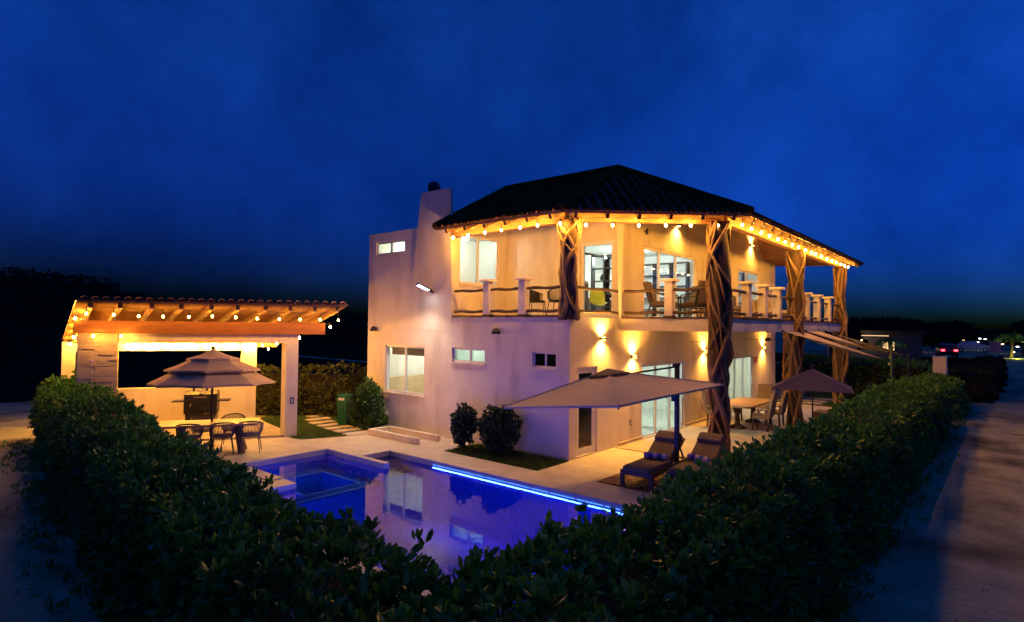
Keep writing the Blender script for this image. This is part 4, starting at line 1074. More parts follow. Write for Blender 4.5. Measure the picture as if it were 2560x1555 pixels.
def bush(loc, rad, label, m, n, L, k=5, trunk=.25):
    t = thing('bush', label, 'bush', (loc[0], loc[1], 0))
    tr_ = MB()
    for j in range(4):
        a = j * 1.6; tr_.tube([(.03 * math.cos(a), .03 * math.sin(a), 0), (.08 * math.cos(a), .08 * math.sin(a), loc[2] * .7), (rad[0] * .4 * math.cos(a), rad[1] * .4 * math.sin(a), loc[2] + rad[2] * .2)], [.028, .02, .01], 5)
    part('trunk', tr_, TRUNKD, t)
    c = []; nn = []
    for f, q in ((1.0, n), (.72, n // 2), (.4, n // 4)):
        a, b = blob_samples((loc[0], loc[1], loc[2]), [r * f for r in rad], q); c.append(a); nn.append(b)
    c = np.concatenate(c); nn = np.concatenate(nn); c[:, 2] = np.maximum(c[:, 2], .06)
    foliage('foliage', t, c, nn, k, L, L * .45, m)
    return t
bush((-2.80, -.72, .60), (.27, .27, .46), 'small dark bush with a thin trunk against the pool wall', LEAFD, 380, .085)
bush((-1.72, -.58, .64), (.44, .42, .47), 'larger round dark bush against the pool wall', LEAFD, 620, .085)
bush((-7.08, -.60, .66), (.40, .42, .66), 'tall bright green bush at the left corner of the house', LEAFB, 620, .10)
bush((-6.66, -.58, .30), (.28, .28, .30), 'low green bush beside the white metal box', LEAFB, 280, .085)

# ================================================================== CANTILEVER UMBRELLA AND LOUNGERS
cc = Vector((1.868, -1.213, 1.803)); yw, tx, ty, hh = -.19, .032, -.132, 1.56
RM = Matrix.Rotation(tx, 3, 'X') @ Matrix.Rotation(ty, 3, 'Y') @ Matrix.Rotation(yw, 3, 'Z')
mast = Vector((2.55, .36, 0))
t = thing('cantilever_umbrella', 'square taupe cantilever umbrella on a black mast beside the loungers', 'umbrella', tuple(mast))
def cp(x, y, z): return cc + RM @ Vector((x, y, z))
def canopy_faces(h, apex, sag, scal, T_=12, K=8):
    """four fabric gores meeting in straight hips"""
    vs, fs = [], []
    for q in range(4):
        ca, sa = round(math.cos(q * PI / 2)), round(math.sin(q * PI / 2)); b0 = len(vs)
        for i in range(K + 1):
            r = .02 + .98 * i / K
            for j in range(T_ + 1):
                tt = -1 + 2 * j / T_
                x = r * (1 - scal * (1 - tt * tt) * r); y = r * tt
                z = apex * (1 - r) - sag * math.sin(PI * r) * (1 - tt * tt)
                vs.append(((x * ca - y * sa) * h, (x * sa + y * ca) * h, z))
        for i in range(K):
            for j in range(T_): fs.append((b0 + i * (T_ + 1) + j, b0 + (i + 1) * (T_ + 1) + j, b0 + (i + 1) * (T_ + 1) + j + 1, b0 + i * (T_ + 1) + j + 1))
    edge = []
    for q in range(4):
        b0 = q * (K + 1) * (T_ + 1) + K * (T_ + 1); edge += [b0 + j for j in range(T_)]
    return vs, fs, edge
lv, fs, rim = canopy_faces(hh, .52, .055, .03)
vs = [tuple(cp(*v)) for v in lv]
part('canopy', MB().add(vs, fs), CLOTHG, t, world=True)
for q in range(4):
    pa = [(x, y, .52 * (1 - abs(x) / hh) + .006) for x, y in [((-1 if q in (0, 3) else 1) * hh * k / 8, (-1 if q < 2 else 1) * hh * k / 8) for k in range(1, 9)]]
    part('seam', MB().tube([cp(*v) for v in pa], .010, 4), CLOTHG, t, world=True)
hv = [vs[i] for i in rim] + [(vs[i][0], vs[i][1], vs[i][2] - .035) for i in rim]; k = len(rim)
part('hem', MB().add(hv, [(i, (i + 1) % k, k + (i + 1) % k, k + i) for i in range(k)]), CLOTHG, t, world=True)
for sx in (-1, 1):
    for sy in (-1, 1):
        part('rib', MB().tube([cp(0, 0, .36), cp(sx * hh * .97, sy * hh * .97, -.05)], .012, 5), BLACKM, t, world=True)
        part('rib_tip', MB().lathe([(.012, -.05), (.018, -.02), (.01, .0)], 6, tuple(cp(sx * hh * .985, sy * hh * .985, -.02))), BLACKM, t, world=True)
vv = []
for x, y, z in ((-.30, -.30, .44), (.30, -.30, .44), (.30, .30, .44), (-.30, .30, .44), (0, 0, .56)): vv.append(tuple(cp(x, y, z)))
part('vent_cap', MB().add(vv, [(0, 1, 4), (1, 2, 4), (2, 3, 4), (3, 0, 4)]), mat('vent_cloth', (.10, .085, .09), .9), t, world=True)
part('vent_gap', MB().add([tuple(cp(x * .33, y * .33, .385)) for x, y in ((-1, -1), (1, -1), (1, 1), (-1, 1))] + [tuple(cp(x * .285, y * .285, .45)) for x, y in ((-1, -1), (1, -1), (1, 1), (-1, 1))], [(0, 1, 5, 4), (1, 2, 6, 5), (2, 3, 7, 6), (3, 0, 4, 7)]), mat('vent_mesh', (.03, .03, .035), .8), t, world=True)
part('mast', MB().beam(tuple(mast), (mast.x, mast.y, 2.38), .075, .095, (0, 1, 0)), BLACKM, t, world=True)
part('crank_box', MB().beam((mast.x - .02, mast.y - .05, 1.62), (mast.x - .02, mast.y - .05, 1.92), .13, .12, (0, 1, 0)), BLACKM, t, world=True)
part('crank_handle', MB().tube([(mast.x - .08, mast.y - .1, 1.78), (mast.x - .16, mast.y - .16, 1.78), (mast.x - .16, mast.y - .16, 1.68)], .012), BLACKM, t, world=True)
part('boom', MB().beam((mast.x, mast.y, 1.90), tuple(cp(0, 0, .30)), .06, .05), BLACKM, t, world=True)
part('strut', MB().beam((mast.x, mast.y, 2.36), tuple(cp(.15, .45, .40)), .035, .035), BLACKM, t, world=True)
part('mast_cap', MB().beam((mast.x - .09, mast.y - .03, 2.39), (mast.x + .06, mast.y + .02, 2.41), .08, .05), BLACKM, t, world=True)
part('base_plate', MB().cbox(-.1, .42, -.3, .42, .025, .06), BLACKM, t)

def lounger(loc, rz, label):
    t = thing('sun_lounger', label, 'sun lounger', loc, rz, 'wooden sun loungers under the cantilever umbrella')
    w = .31
    for sx in (-1, 1):
        part('side_rail', MB().beam((sx * w, -.0, .27), (sx * w, 1.95, .27), .05, .09), DARKW, t)
        for y in (.05, 1.55): part('leg', MB().box(sx * w - .035, sx * w + .035, y - .035, y + .035, 0, .225), DARKW, t)
        part('back_frame', MB().beam((sx * .27, 1.12, .31), (sx * .27, 1.86, .725), .045, .05), DARKW, t)
        part('prop', MB().beam((sx * .24, 1.66, .58), (sx * .24, 1.92, .30), .03, .03), DARKW, t)
    part('foot_rail', MB().beam((-w + .03, .03, .27), (w - .03, .03, .27), .05, .09), DARKW, t)
    part('back_top_rail', MB().beam((-.25, 1.85, .72), (.25, 1.85, .72), .05, .06), DARKW, t)
    part('prop_bar', MB().beam((-.24, 1.9, .30), (.24, 1.9, .30), .03, .03), DARKW, t)
    for k in range(6): part('slat', MB().beam((-w + .03, .15 + k * .17, .30), (w - .03, .15 + k * .17, .30), .08, .02), DARKW, t)
    part('seat_cushion', MB().cbox(-.29, .29, .0, 1.12, .315, .40, .025), CUSH, t)
    bk = MB().cbox(-.28, .28, 0, .80, 0, .085, .025); a = math.atan2(.43, .74)
    Mx = Matrix.Translation((0, 1.10, .36)) @ Matrix.Rotation(a, 4, 'X'); bk.v = [tuple(Mx @ Vector(v)) for v in bk.v]
    part('back_cushion', bk, CUSH, t)
    hd = MB().cbox(-.27, .27, .52, .80, .087, .16, .03); hd.v = [tuple(Mx @ Vector(v)) for v in hd.v]
    part('head_pillow', hd, CUSH, t)
    return t
lg = lounger((2.34, -1.06, .025), R(3), 'dark wooden lounger with taupe cushion left of the umbrella mast')
dup(lg, (3.12, -.62, .025), R(3), 'second lounger, behind the hedge right of the umbrella mast')
def towel(loc, rz, label):
    t = thing('rolled_towel', label, 'towel', loc, rz, 'rolled towels on the loungers')
    cols = [(.30, .22, .42), (.05, .05, .35), (.55, .42, .55), (.04, .12, .30), (.50, .42, .55)]
    for k in range(5):
        part('stripe', MB().tube([(-.24 + k * .096, 0, .0), (-.24 + (k + 1) * .096, 0, .0)], [.066 + .003 * (k % 2)] * 2, 12), mat('towel%d' % k, cols[k], .95, .08, 20, .4, 90), t, smooth=False)
    return t
tw1 = towel((2.30, -.12, .495), R(8), 'rolled purple and blue striped towel on the left lounger')
dup(tw1, (3.06, .28, .495), R(-14), 'rolled purple and white striped towel on the lounger by the hedge')
# dark inlay of crazed paving under the loungers
inl = thing('paving_inlay', 'square inlay of dark red crazed paving under the loungers', 'paving', (2.6, -.2, 0))
MORT = mat('mortar', (.12, .07, .05), .9)
part('bed', MB().box(-1.12, 1.6, -.92, 1.3, .001, .014), MORT, inl)
PAV = mat('red_paving', (.16, .06, .04), .7, .35, 3, .3, 20)
yy = -.90
while yy < 1.25:
    xx = -1.10; hgt = rs.uniform(.16, .26)
    while xx < 1.55:
        wd = min(rs.uniform(.18, .40), 1.58 - xx); c_ = [rs.uniform(-.03, .03) for _ in range(4)]
        if wd > .06:
            part('stone', MB().prism([(xx + .01, yy + .01), (xx + wd - .01 + c_[0], yy + .01), (xx + wd - .01 + c_[1], min(yy + hgt, 1.28) - .01), (xx + .01 + c_[0] * .3, min(yy + hgt, 1.28) - .01)], .0145, .022 + .004 * rs.random()), PAV, inl)
        xx += wd
    yy += hgt

# ================================================================== TERRACE DINING
t = thing('dining_table', 'large wooden dining table with rounded corners on the covered terrace', 'table', (1.35, 8.2, .022))
pol = []
for cx, cy, a0 in ((.38, 1.15, 0), (-.38, 1.15, 90), (-.38, -1.15, 180), (.38, -1.15, 270)):
    for k in range(5): a = R(a0 + k * 22.5); pol.append((cx + .17 * math.cos(a), cy + .17 * math.sin(a)))
part('tabletop', MB().prism(pol, .70, .755), TABLEW, t)
for y in (-.75, .75): part('pedestal', MB().lathe([(.26, 0), (.24, .06), (.09, .12), (.07, .4), (.14, .62), (.22, .699)], 12, (0, y, 0)), DARKW, t, smooth=True)
def tufted(loc, rz, label):
    t = thing('tufted_chair', label, 'chair', loc, rz, 'tufted high backed chairs round the dining table')
    part('seat', MB().cbox(-.25, .25, -.24, .24, .38, .50, .03), TUFT, t)
    bk = part('backrest', MB().beam((0, -.23, .44), (0, -.36, 1.12), .50, .09, (0, 1, 0)), TUFT, t)
    part('back_roll', MB().tube([(-.25, -.37, 1.12), (.25, -.37, 1.12)], .05, 8), TUFT, t)
    bt = MB()
    for i in range(4):
        for j in range(3):
            z = .62 + j * .17; bt.lathe([(.014, -.004), (.012, .006)], 6, (-.18 + .12 * i, -.23 - .13 * (z - .44) / .68 + .052, z))
    part('button', bt, DARKW, bk)
    for sx in (-1, 1):
        part('arm', MB().tube([(sx * .27, -.26, .66), (sx * .28, .1, .66), (sx * .27, .2, .50)], .03, 6), TUFT, t)
        for sy in (-1, 1): part('leg', MB().beam((sx * .21, sy * .2, .38), (sx * .22, sy * .22, 0), .045, .045, (0, 1, 0)), DARKW, t)
    return t
tf = tufted((.72, 7.35, .022), R(-90), 'tufted chair on the house side of the dining table, left of the column')
dup(tf, (.70, 8.9, .022), R(-90), 'tufted chair on the house side of the dining table, farther one')
dup(tf, (1.3, 10.1, .022), R(180), 'tufted chair at the far end of the dining table')
dup(tf, (2.1, 8.75, .022), R(90), 'tufted chair on the garden side with its back to the hedge, farther one')
dup(tf, (2.1, 7.5, .022), R(90), 'tufted chair on the garden side with its back to the hedge, nearer one')

# purple umbrella
t = thing('garden_umbrella', 'purple square garden umbrella on a thin dark pole near the hedge', 'umbrella', (3.6, 7.2, .02))
part('pole', MB().tube([(0, 0, 0), (0, 0, 2.12)], .022, 8), BLACKM, t); part('base', MB().lathe([(.24, 0), (.24, .05), (.04, .1), (.035, .3), (.05, .32), (.04, .45)], 12), BLACKM, t)
h2 = 1.03; yaw = R(12)
lv, fs, rim2 = canopy_faces(h2, .56, .03, .02, 8, 6)
vs = [(X * math.cos(yaw) - Y * math.sin(yaw), X * math.sin(yaw) + Y * math.cos(yaw), 1.46 + Z) for X, Y, Z in lv]
part('canopy', MB().add(vs, fs), CLOTHP, t); part('finial', MB().lathe([(.03, 2.04), (.05, 2.09), (.015, 2.16)], 8), CLOTHP, t)
for sx in (-1, 1):
    for sy in (-1, 1):
        X, Y = sx * h2 * .98, sy * h2 * .98; part('rib', MB().tube([(0, 0, 1.98), (X * math.cos(yaw) - Y * math.sin(yaw), X * math.sin(yaw) + Y * math.cos(yaw), 1.42)], .01, 4), BLACKM, t)
t = thing('planter_box', 'low brown box on the terrace edge beside the purple umbrella', 'planter box', (3.35, 10.0, .02))
part('box', MB().cbox(-.3, .3, -.35, .35, 0, .42), mat('brown_box', (.20, .13, .08), .8), t); part('lid', MB().cbox(-.32, .32, -.37, .37, .421, .46), mat('brown_box', (.20, .13, .08), .8), t)
# slender driftwood sculpture at the end of the terrace
sc_ = thing('driftwood_sculpture', 'slender twisted driftwood trunk standing at the far end of the terrace', 'driftwood', (.45, 16.4, 0))
st = MB(); rd = random.Random(4)
for s in range(5):
    ph = s * 1.3; st.tube([(.20 * math.cos(ph + i * .35) * (1 - .01 * i), .14 * math.sin(ph + i * .35), 3.2 * i / 18) for i in range(19)], [.055 + .02 * math.sin(i + s) for i in range(19)], 6)
part('trunk', st, TRUNK, sc_, smooth=True)

# balcony furniture ---------------------------------------------------------
def lounge_chair(loc, rz, label):
    t = thing('armchair', label, 'armchair', loc, rz, 'dark armchairs on the balcony')
    part('seat_cushion', MB().cbox(-.30, .30, -.30, .30, .34, .46, .03), CUSH, t); part('back_cushion', MB().beam((0, -.30, .44), (0, -.46, .98), .56, .13, (0, 1, 0)), CUSH, t)
    for sx in (-1, 1):
        part('arm', MB().tube([(sx * .33, -.42, .78), (sx * .34, -.1, .66), (sx * .34, .28, .64), (sx * .33, .36, .55)], .02, 6), BLACKM, t)
        part('front_leg', MB().tube([(sx * .33, .30, .63), (sx * .33, .33, 0)], .018, 6), BLACKM, t); part('rear_leg', MB().tube([(sx * .32, -.42, .78), (sx * .32, -.30, .36), (sx * .33, -.42, 0)], .018, 6), BLACKM, t)
    part('frame', MB().box(-.32, .32, -.31, .31, .31, .338), BLACKM, t)
    return t
HB = HF + .002
ac = lounge_chair((1.0, 2.95, HB), R(-75), 'dark high backed armchair seen from the side behind the slab railing')
ac.children[1].rotation_euler = (0, 0, 0)
dup(ac, (.9, 4.6, HB), R(150), 'dark cushioned armchair in front of the wide upper window')
dup(ac, (1.7, 3.5, HB), R(60), 'dark armchair nearest the big front column')
t = thing('coffee_table', 'low black coffee table between the balcony armchairs', 'table', (1.45, 4.1, HB))
part('tabletop', MB().cbox(-.4, .4, -.4, .4, .38, .42), BLACKM, t)
for sx in (-1, 1):
    for sy in (-1, 1): part('leg', MB().tube([(.35 * sx, .35 * sy, .38), (.37 * sx, .37 * sy, 0)], .018, 6), BLACKM, t)
def sofa(loc, ln, label, m):
    t = thing('sofa', label, 'sofa', loc, 0, 'sofas behind the balcony railing')
    part('base', MB().cbox(-.38, .38, -ln / 2, ln / 2, .08, .36, .02), DARKW, t); part('seat_cushion', MB().cbox(-.30, .40, -ln / 2 + .02, ln / 2 - .02, .362, .48, .03), m, t)
    part('backrest', MB().cbox(-.42, -.26, -ln / 2, ln / 2, .362, .82, .03), m, t)
    k = int(ln / .6)
    for i in range(k):
        y = -ln / 2 + (i + .5) * ln / k; part('cushion', MB().cbox(-.25, -.10, y - .24, y + .24, .485, .86, .04), m, t)
sofa((1.1, 7.4, HB), 2.2, 'brown cushioned sofa on the balcony before the second column', CUSH)
sofa((1.1, 12.0, HB), 2.6, 'pale cushioned sofa on the balcony behind the far railing posts', TUFT)

# shade sails and their poles ------------------------------------------------
def pole(x, y, h, label):
    t = thing('sail_pole', label, 'pole', (x, y, 0))
    part('pole', MB().tube([(0, 0, 0), (0, 0, h)], .045, 8), mat('green_metal', (.06, .09, .07), .5), t); part('ring', MB().tube([(.05, 0, h - .08), (.09, 0, h - .05), (.05, 0, h - .02)], .012, 5), BLACKM, t)
pole(4.92, 12.2, 2.62, 'green metal pole of the shade sail, nearer and taller one'); pole(4.80, 17.6, 2.2, 'green metal pole of the shade sail, farther one')
def sail(A, B, D, label, sag=.3, m=10):
    A, B, D = Vector(A), Vector(B), Vector(D); vs, idx, fs = [], {}, []
    for i in range(m + 1):
        for j in range(m + 1 - i):
            u, v = i / m, j / m; w = 1 - u - v
            cen = Vector((1 / 3,) * 3); p = A * u + B * v + D * w
            c = (A + B + D) / 3
            edge = min(u, v, w) * 3
            pull = .14 * (4 * u * v * (w < 1e-6) + 0)
            q = p + (c - p) * (.10 * (1 - edge) * (1 - max(u, v, w)) * 2)
            q.z -= sag * edge * .6
            idx[(i, j)] = len(vs); vs.append(tuple(q))
    for i in range(m):
        for j in range(m - i):
            fs.append((idx[(i, j)], idx[(i + 1, j)], idx[(i, j + 1)]))
            if j < m - i - 1: fs.append((idx[(i + 1, j)], idx[(i + 1, j + 1)], idx[(i, j + 1)]))
    t = thing('shade_sail', label, 'shade sail', tuple(A))
    part('cloth', MB().add(vs, fs), SAILM, t, world=True, smooth=True)
    for p, q in ((A, B), (B, D), (D, A)):
        pass
    for nme, p in (('corner_ring', A), ('corner_ring', B), ('corner_ring', D)): part(nme, MB().box(p.x - .03, p.x + .03, p.y - .03, p.y + .03, p.z - .03, p.z + .03), BLACKM, t, world=True)
sail((2.80, 7.2, 3.12), (2.80, 9.3, 3.12), (4.80, 11.4, 2.2), 'long tan shade sail nearest the camera, tied below the balcony', .22)
sail((2.80, 12.6, 3.12), (4.92, 12.2, 2.50), (4.78, 17.5, 2.10), 'pale shade sail stretched between the balcony and the two poles', .25)
sail((2.80, 9.8, 3.12), (2.80, 11.6, 3.12), (4.86, 14.0, 2.2), 'narrow tan shade sail between the two others', .2)

# ================================================================== HEDGES
h1 = thing('hedge', 'long clipped boundary hedge wrapping the pool corner in the foreground', 'hedge', (5.7, -8.9, 0))
RUN = [((-10.9, -7.25), (5.0, -9.29), 1.30, 1.40), ((5.72, -9.55), (5.72, 13.3), 1.28, 1.44)]
co = MB(); cs, nm = [], []
for p, q, w, h in RUN:
    hedge_core(co, p, q, w, h, .22)
for (p, q, dens) in (((-10.9, -7.25), (0., -8.66), 120), ((0., -8.66), (5.4, -9.34), 190)):
    a, b = hedge_run(p, q, 1.30, 1.42, dens, .1); cs.append(a); nm.append(b)
for (p, q, dens) in (((5.72, -9.75), (5.72, 0), 190), ((5.72, 0), (5.72, 13.3), 100)):
    a, b = hedge_run(p, q, 1.28, 1.47, dens, .1); cs.append(a); nm.append(b)
part('twig_core', co, TWIG, h1, world=True)
cs = np.concatenate(cs); nm = np.concatenate(nm)
pick = rng.random(len(cs)) < .62
foliage('foliage', h1, cs[pick], nm[pick], 6, .088, .038, LEAF, .62)
foliage('small_leaves', h1, cs[~pick], nm[~pick], 7, .058, .024, LEAF, .8)
tw_i = rng.choice(len(cs), 700); tg = MB()
for i in tw_i:
    p = Vector(cs[i]); d = Vector(nm[i]).normalized(); tg.tube([p - d * .18, p - d * .02 + Vector((0, 0, .02)), p + d * .07 + Vector((0, 0, .05))], [.008, .006, .003], 4, cap=False)
part('twig', tg, TWIG, h1, world=True, kind='stuff')
# leafy sprigs standing proud of the top
k = 420; i_ = rng.choice(np.where(cs[:, 2] > 1.34)[0], k)
sp = cs[i_] + np.stack([np.zeros(k), np.zeros(k), rng.uniform(.03, .14, k)], 1)
foliage('sprigs', h1, np.repeat(sp, 2, 0) + rng.normal(size=(2 * k, 3)) * .02, np.tile([[0, 0, 1.]], (2 * k, 1)), 5, .085, .036, LEAF, .55)
# end lump of the left arm
h4 = thing('hedge', 'rounded leafy end of the boundary hedge beside the pavilion stone wall', 'hedge', (-11.0, -7.1, 0))
a, b = blob_samples((-11.1, -7.0, .85), (.95, .85, .85), 1500); a[:, 2] = np.maximum(a[:, 2], .05); foliage('foliage', h4, a, b, 5, .09, .04, LEAF)
part('twig_core', MB().lathe([(.5, .02), (.7, .5), (.68, 1.1), (.3, 1.4)], 10, (-.1, .1, 0)), TWIG, h4)
def hedge(p, q, w, h, dens, label, m, L=.09, k=5):
    t = thing('hedge', label, 'hedge', (p[0], p[1], 0))
    part('twig_core', hedge_core(MB(), p, q, w, h, .18), TWIG, t, world=True)
    a, b = hedge_run(p, q, w, h, dens, L); foliage('foliage', t, a, b, k, L, L * .45, m); return t
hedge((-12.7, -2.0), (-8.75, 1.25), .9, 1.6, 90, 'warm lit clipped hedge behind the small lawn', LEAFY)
hedge((-1.5, 24.0), (5.2, 22.5), 1.2, 1.6, 40, 'dark green hedge closing the back lawn', LEAF, .13)
hedge((5.9, 14.4), (5.9, 19.0), 1.3, 1.25, 50, 'lower stretch of hedge along the road before the pale pillar', LEAF, .12)
hedge((6.6, 21.5), (6.9, 40.0), 1.6, 1.3, 25, 'dark hedge farther along the road', LEAFT, .18)
t = thing('gate_pillar', 'pale square pillar rising above the far end of the hedge', 'pillar', (5.72, 19.6, 0))
part('shaft', MB().cbox(-.24, .24, -.24, .24, 0, 2.02), CONC, t); part('cap', MB().cbox(-.26, .26, -.26, .26, 2.022, 2.07), CONC, t)
def tuft_plant(loc, label):
    t = thing('shrub', label, 'shrub', loc); 
    a, b = blob_samples((loc[0], loc[1], .45), (.5, .5, .5), 240); a[:, 2] = np.maximum(a[:, 2], .04); foliage('foliage', t, a, b, 4, .12, .05, LEAFT if 'brown' in label else LEAF)
    part('trunk', MB().tube([(0, 0, 0), (.02, 0, .5)], .04), TRUNKD, t)
tuft_plant((3.6, 15.6, 0), 'brown dry shrub on the back lawn between the column and the pole'); tuft_plant((4.2, 13.9, 0), 'low green shrub by the taller sail pole')

n = 420
wx_ = np.concatenate([6.42 + np.abs(rng.normal(0, .22, 210)), rng.uniform(-12, 5, 210)]); wy_ = np.concatenate([rng.uniform(-9, 20, 210), np.zeros(210)])
wy_[210:] = -9.35 - (wx_[210:] + 10) * .128 + 1.15 - np.abs(rng.normal(0, .25, 210))
wp = np.stack([wx_, wy_, np.full(n, .03)], 1); wp = np.repeat(wp, 7, 0) + rng.normal(size=(n * 7, 3)) * np.array([.05, .05, 0])
def rough_ground(name, x0, x1, y0, y1, st, ruts):
    nx, ny = int((x1 - x0) / st) + 1, int((y1 - y0) / st) + 1
    X, Y = np.meshgrid(np.linspace(x0, x1, nx), np.linspace(y0, y1, ny), indexing='ij')
    Z = .035 + .018 * lump(X * 1.1, Y * 1.1, X * 0) + .012 * lump(X * 3.7 + 2, Y * 3.1, X * 0) + .008 * lump(X * 9, Y * 8 + 1, X * 0) + rng.normal(0, .0035, X.shape)
    for c_ in ruts: Z -= .035 * np.exp(-((X - c_ - .15 * np.sin(Y * .4)) / .22) ** 2)
    ed = np.minimum(np.minimum(X - x0, x1 - X), np.minimum(Y - y0, y1 - Y)); Z = Z * np.clip(ed / .6, 0, 1) - .006
    me = bpy.data.meshes.new(name); V = np.stack([X, Y, Z], -1).reshape(-1, 3)
    i = np.arange(nx - 1)[:, None] * ny + np.arange(ny - 1)[None, :]; i = i.reshape(-1)
    F = np.stack([i, i + ny, i + ny + 1, i + 1], 1)
    me.from_pydata(V.tolist(), [], F.tolist()); me.materials.append(DIRT); me.polygons.foreach_set('use_smooth', [True] * len(me.polygons))
    ob = bpy.data.objects.new(name, me); C.objects.link(ob); ob['kind'] = 'structure'
rough_ground('dirt_track', 6.45, 15, -9.0, 34, .11, (8.2, 9.9)); rough_ground('sandy_verge', -22, 5.0, -19, -9.9, .13, ()); rough_ground('sandy_verge', -22, -11.9, -9.85, -5.2, .13, ())
pb = MB()
for i in range(3600):
    if i % 2: x, y = random.uniform(6.5, 11.5), random.uniform(-8.5, 16) 
    else: x, y = random.uniform(-12, 3.5), random.uniform(-13.5, -9.6)
    r = random.choice((.005, .007, .009, .013)); z = .035; q = random.uniform(.5, 1.1)
    pb.add([(x - r, y, z), (x, y - r * q, z), (x + r, y, z), (x, y + r * q, z), (x + r * .2, y, z + r * .8), (x, y, z - r)], [(0, 1, 4), (1, 2, 4), (2, 3, 4), (3, 0, 4), (1, 0, 5), (2, 1, 5), (3, 2, 5), (0, 3, 5)])
o = part('pebbles', pb, mat('pebble', (.32, .31, .20), .9, .4, 30, col2=(.52, .50, .34))); o['kind'] = 'stuff'
foliage('weeds', None, wp, np.tile([[0, 0, 1.]], (len(wp), 1)), 2, .085, .016, LEAF, .6)
# ================================================================== FAR BACKGROUND
def hill(name, pts, depth, m):
    """ridge of terrain: list of (x, y, height)"""
    mb = MB(); n = len(pts)
    for i, (x, y, z) in enumerate(pts):
        d = Vector((x - EYE.x, y - EYE.y, 0)).normalized()
        for f, hf in ((-1, -.05), (-.45, .62), (0, 1.0), (.8, .5), (1.6, -.05)):
            mb.v.append((x + d.x * depth * f, y + d.y * depth * f, z * hf - (.3 if hf < 0 else 0)))
    for i in range(n - 1):
        for j in range(4): mb.f.append((i * 5 + j, i * 5 + j + 1, (i + 1) * 5 + j + 1, (i + 1) * 5 + j))
    return setting(name, mb, m, True)
def at(px, D):
    d = f2 * FPX + r3 * (px - 1280); d.z = 0; d.normalize(); return EYE.x + d.x * D, EYE.y + d.y * D
DUNE = mat('scrub_ground', (.022, .026, .014), .95, .4, .4, .8, 2, spec=0.0)
hp_ = []
for px, yy_ in ((-500, 680), (-250, 690), (0, 696), (120, 702), (220, 715), (300, 742), (420, 756), (560, 765), (700, 770), (800, 776), (900, 785), (1100, 800), (1300, 806)):
    D = 75 + (px + 500) * .02; x, y = at(px, D); yy_ += 18
    hz = 814 + (1280 - px) * .0106
    hp_.append((x, y, 3.2 + (hz - yy_) * D * math.cos(math.atan((px - 1280) / FPX)) / FPX))
hill('hills', hp_, 16, DUNE)
setting('scrubland', MB().add([(-75, -45, .006), (-14.5, -45, .006), (-14.5, 1.5, .006), (-9, 3, .006), (-8.4, 70, .006), (-75, 70, .006)], [(0, 1, 2, 3, 4, 5)]), DUNE)
setting('scrubland', MB().add([(-1.5, 25.5, .006), (4.6, 25.5, .006), (4.6, 75, .006), (-8.2, 75, .006), (-8.2, 17, .006)], [(0, 1, 2, 3, 4)]), DUNE)
setting('far_track', MB().add([(-46.5, 19.3, .012), (-45, 18.0, .012), (-24, 17.2, .012), (-24, 18.2, .012)], [(0, 1, 2, 3)]), DIRT)
# scrub on the slope, one far-off mass
c = []
for i in range(len(hp_) - 1):
    for q in range(60):
        s = rng.random(); x = hp_[i][0] * (1 - s) + hp_[i + 1][0] * s; y = hp_[i][1] * (1 - s) + hp_[i + 1][1] * s; z = hp_[i][2] * (1 - s) + hp_[i + 1][2] * s
        f = rng.uniform(-.7, .1); d = Vector((x - EYE.x, y - EYE.y, 0)).normalized(); zz = z * (1.0 + f * .75)
        c.append((x + d.x * 16 * f, y + d.y * 16 * f, max(zz, .1)))
c = np.array(c); c = np.repeat(c, 6, 0) + rng.normal(size=(len(c) * 6, 3)) * np.array([1.4, 1.4, .22])
foliage('scrub', None, c, np.tile([[0, 0, 1.]], (len(c), 1)), 5, .38, .2, LEAFT, 1.0)
def tree(px, D, h, r, label, kind='round', lit=False):
    x, y = at(px, D); t = thing('palm_tree' if kind == 'palm' else 'tree', label, 'tree', (x, y, 0))
    th = h * (.75 if kind == 'palm' else .45)
    part('trunk', MB().tube([(0, 0, 0), (.1, .05, th * .5), (.05, .1, th)], [.22, .15, .11] if kind != 'palm' else [.2, .15, .13], 7), TRUNKD, t)
    if kind == 'palm':
        P, Dv = [], []
        for k in range(16):
            a = k * 2.4; el = rng.uniform(-.2, .9)
            for s in range(14):
                u = s / 13; R_ = r * u
                p = (x + .05 + R_ * math.cos(a), y + .1 + R_ * math.sin(a), th + R_ * el * (1 - u) - .45 * r * u * u + .1)
                for sg_ in (-1, 1): P.append(p); Dv.append((-math.sin(a) * sg_ + .4 * math.cos(a), math.cos(a) * sg_ + .4 * math.sin(a), -.5))
        P = np.array(P); Dv = np.array(Dv); iv = np.array(XF[t.name].inverted()); P = P + iv[:3, 3]
        o = bpy.data.objects.new('fronds', leaves_mesh('fronds', P, Dv, np.full(len(P), r * .35), np.full(len(P), r * .06), LEAFB if lit else LEAFT)); C.objects.link(o); o.parent = t; o['kind'] = 'stuff'
    else:
        lm = MB()
        for k in range(4): a = k * 1.6 + .4; lm.tube([(.05, .1, th * .8), (r * .5 * math.cos(a), r * .5 * math.sin(a), th + (h - th) * .4)], [.09, .03], 5)
        part('limb', lm, TRUNKD, t)
        cs_, ns_ = [], []
        for k in range(7):
            a = rng.uniform(0, 6.28); q = rng.uniform(.15, .7) * r; cz = th + (h - th) * rng.uniform(.25, .75)
            u, v = blob_samples((x + q * math.cos(a), y + q * math.sin(a), cz), (r * .5, r * .5, (h - th) * .32), 90); cs_.append(u); ns_.append(v)
        foliage('crown', t, np.concatenate(cs_), np.concatenate(ns_), 4, r * .17, r * .09, LEAFB if lit else LEAFT)
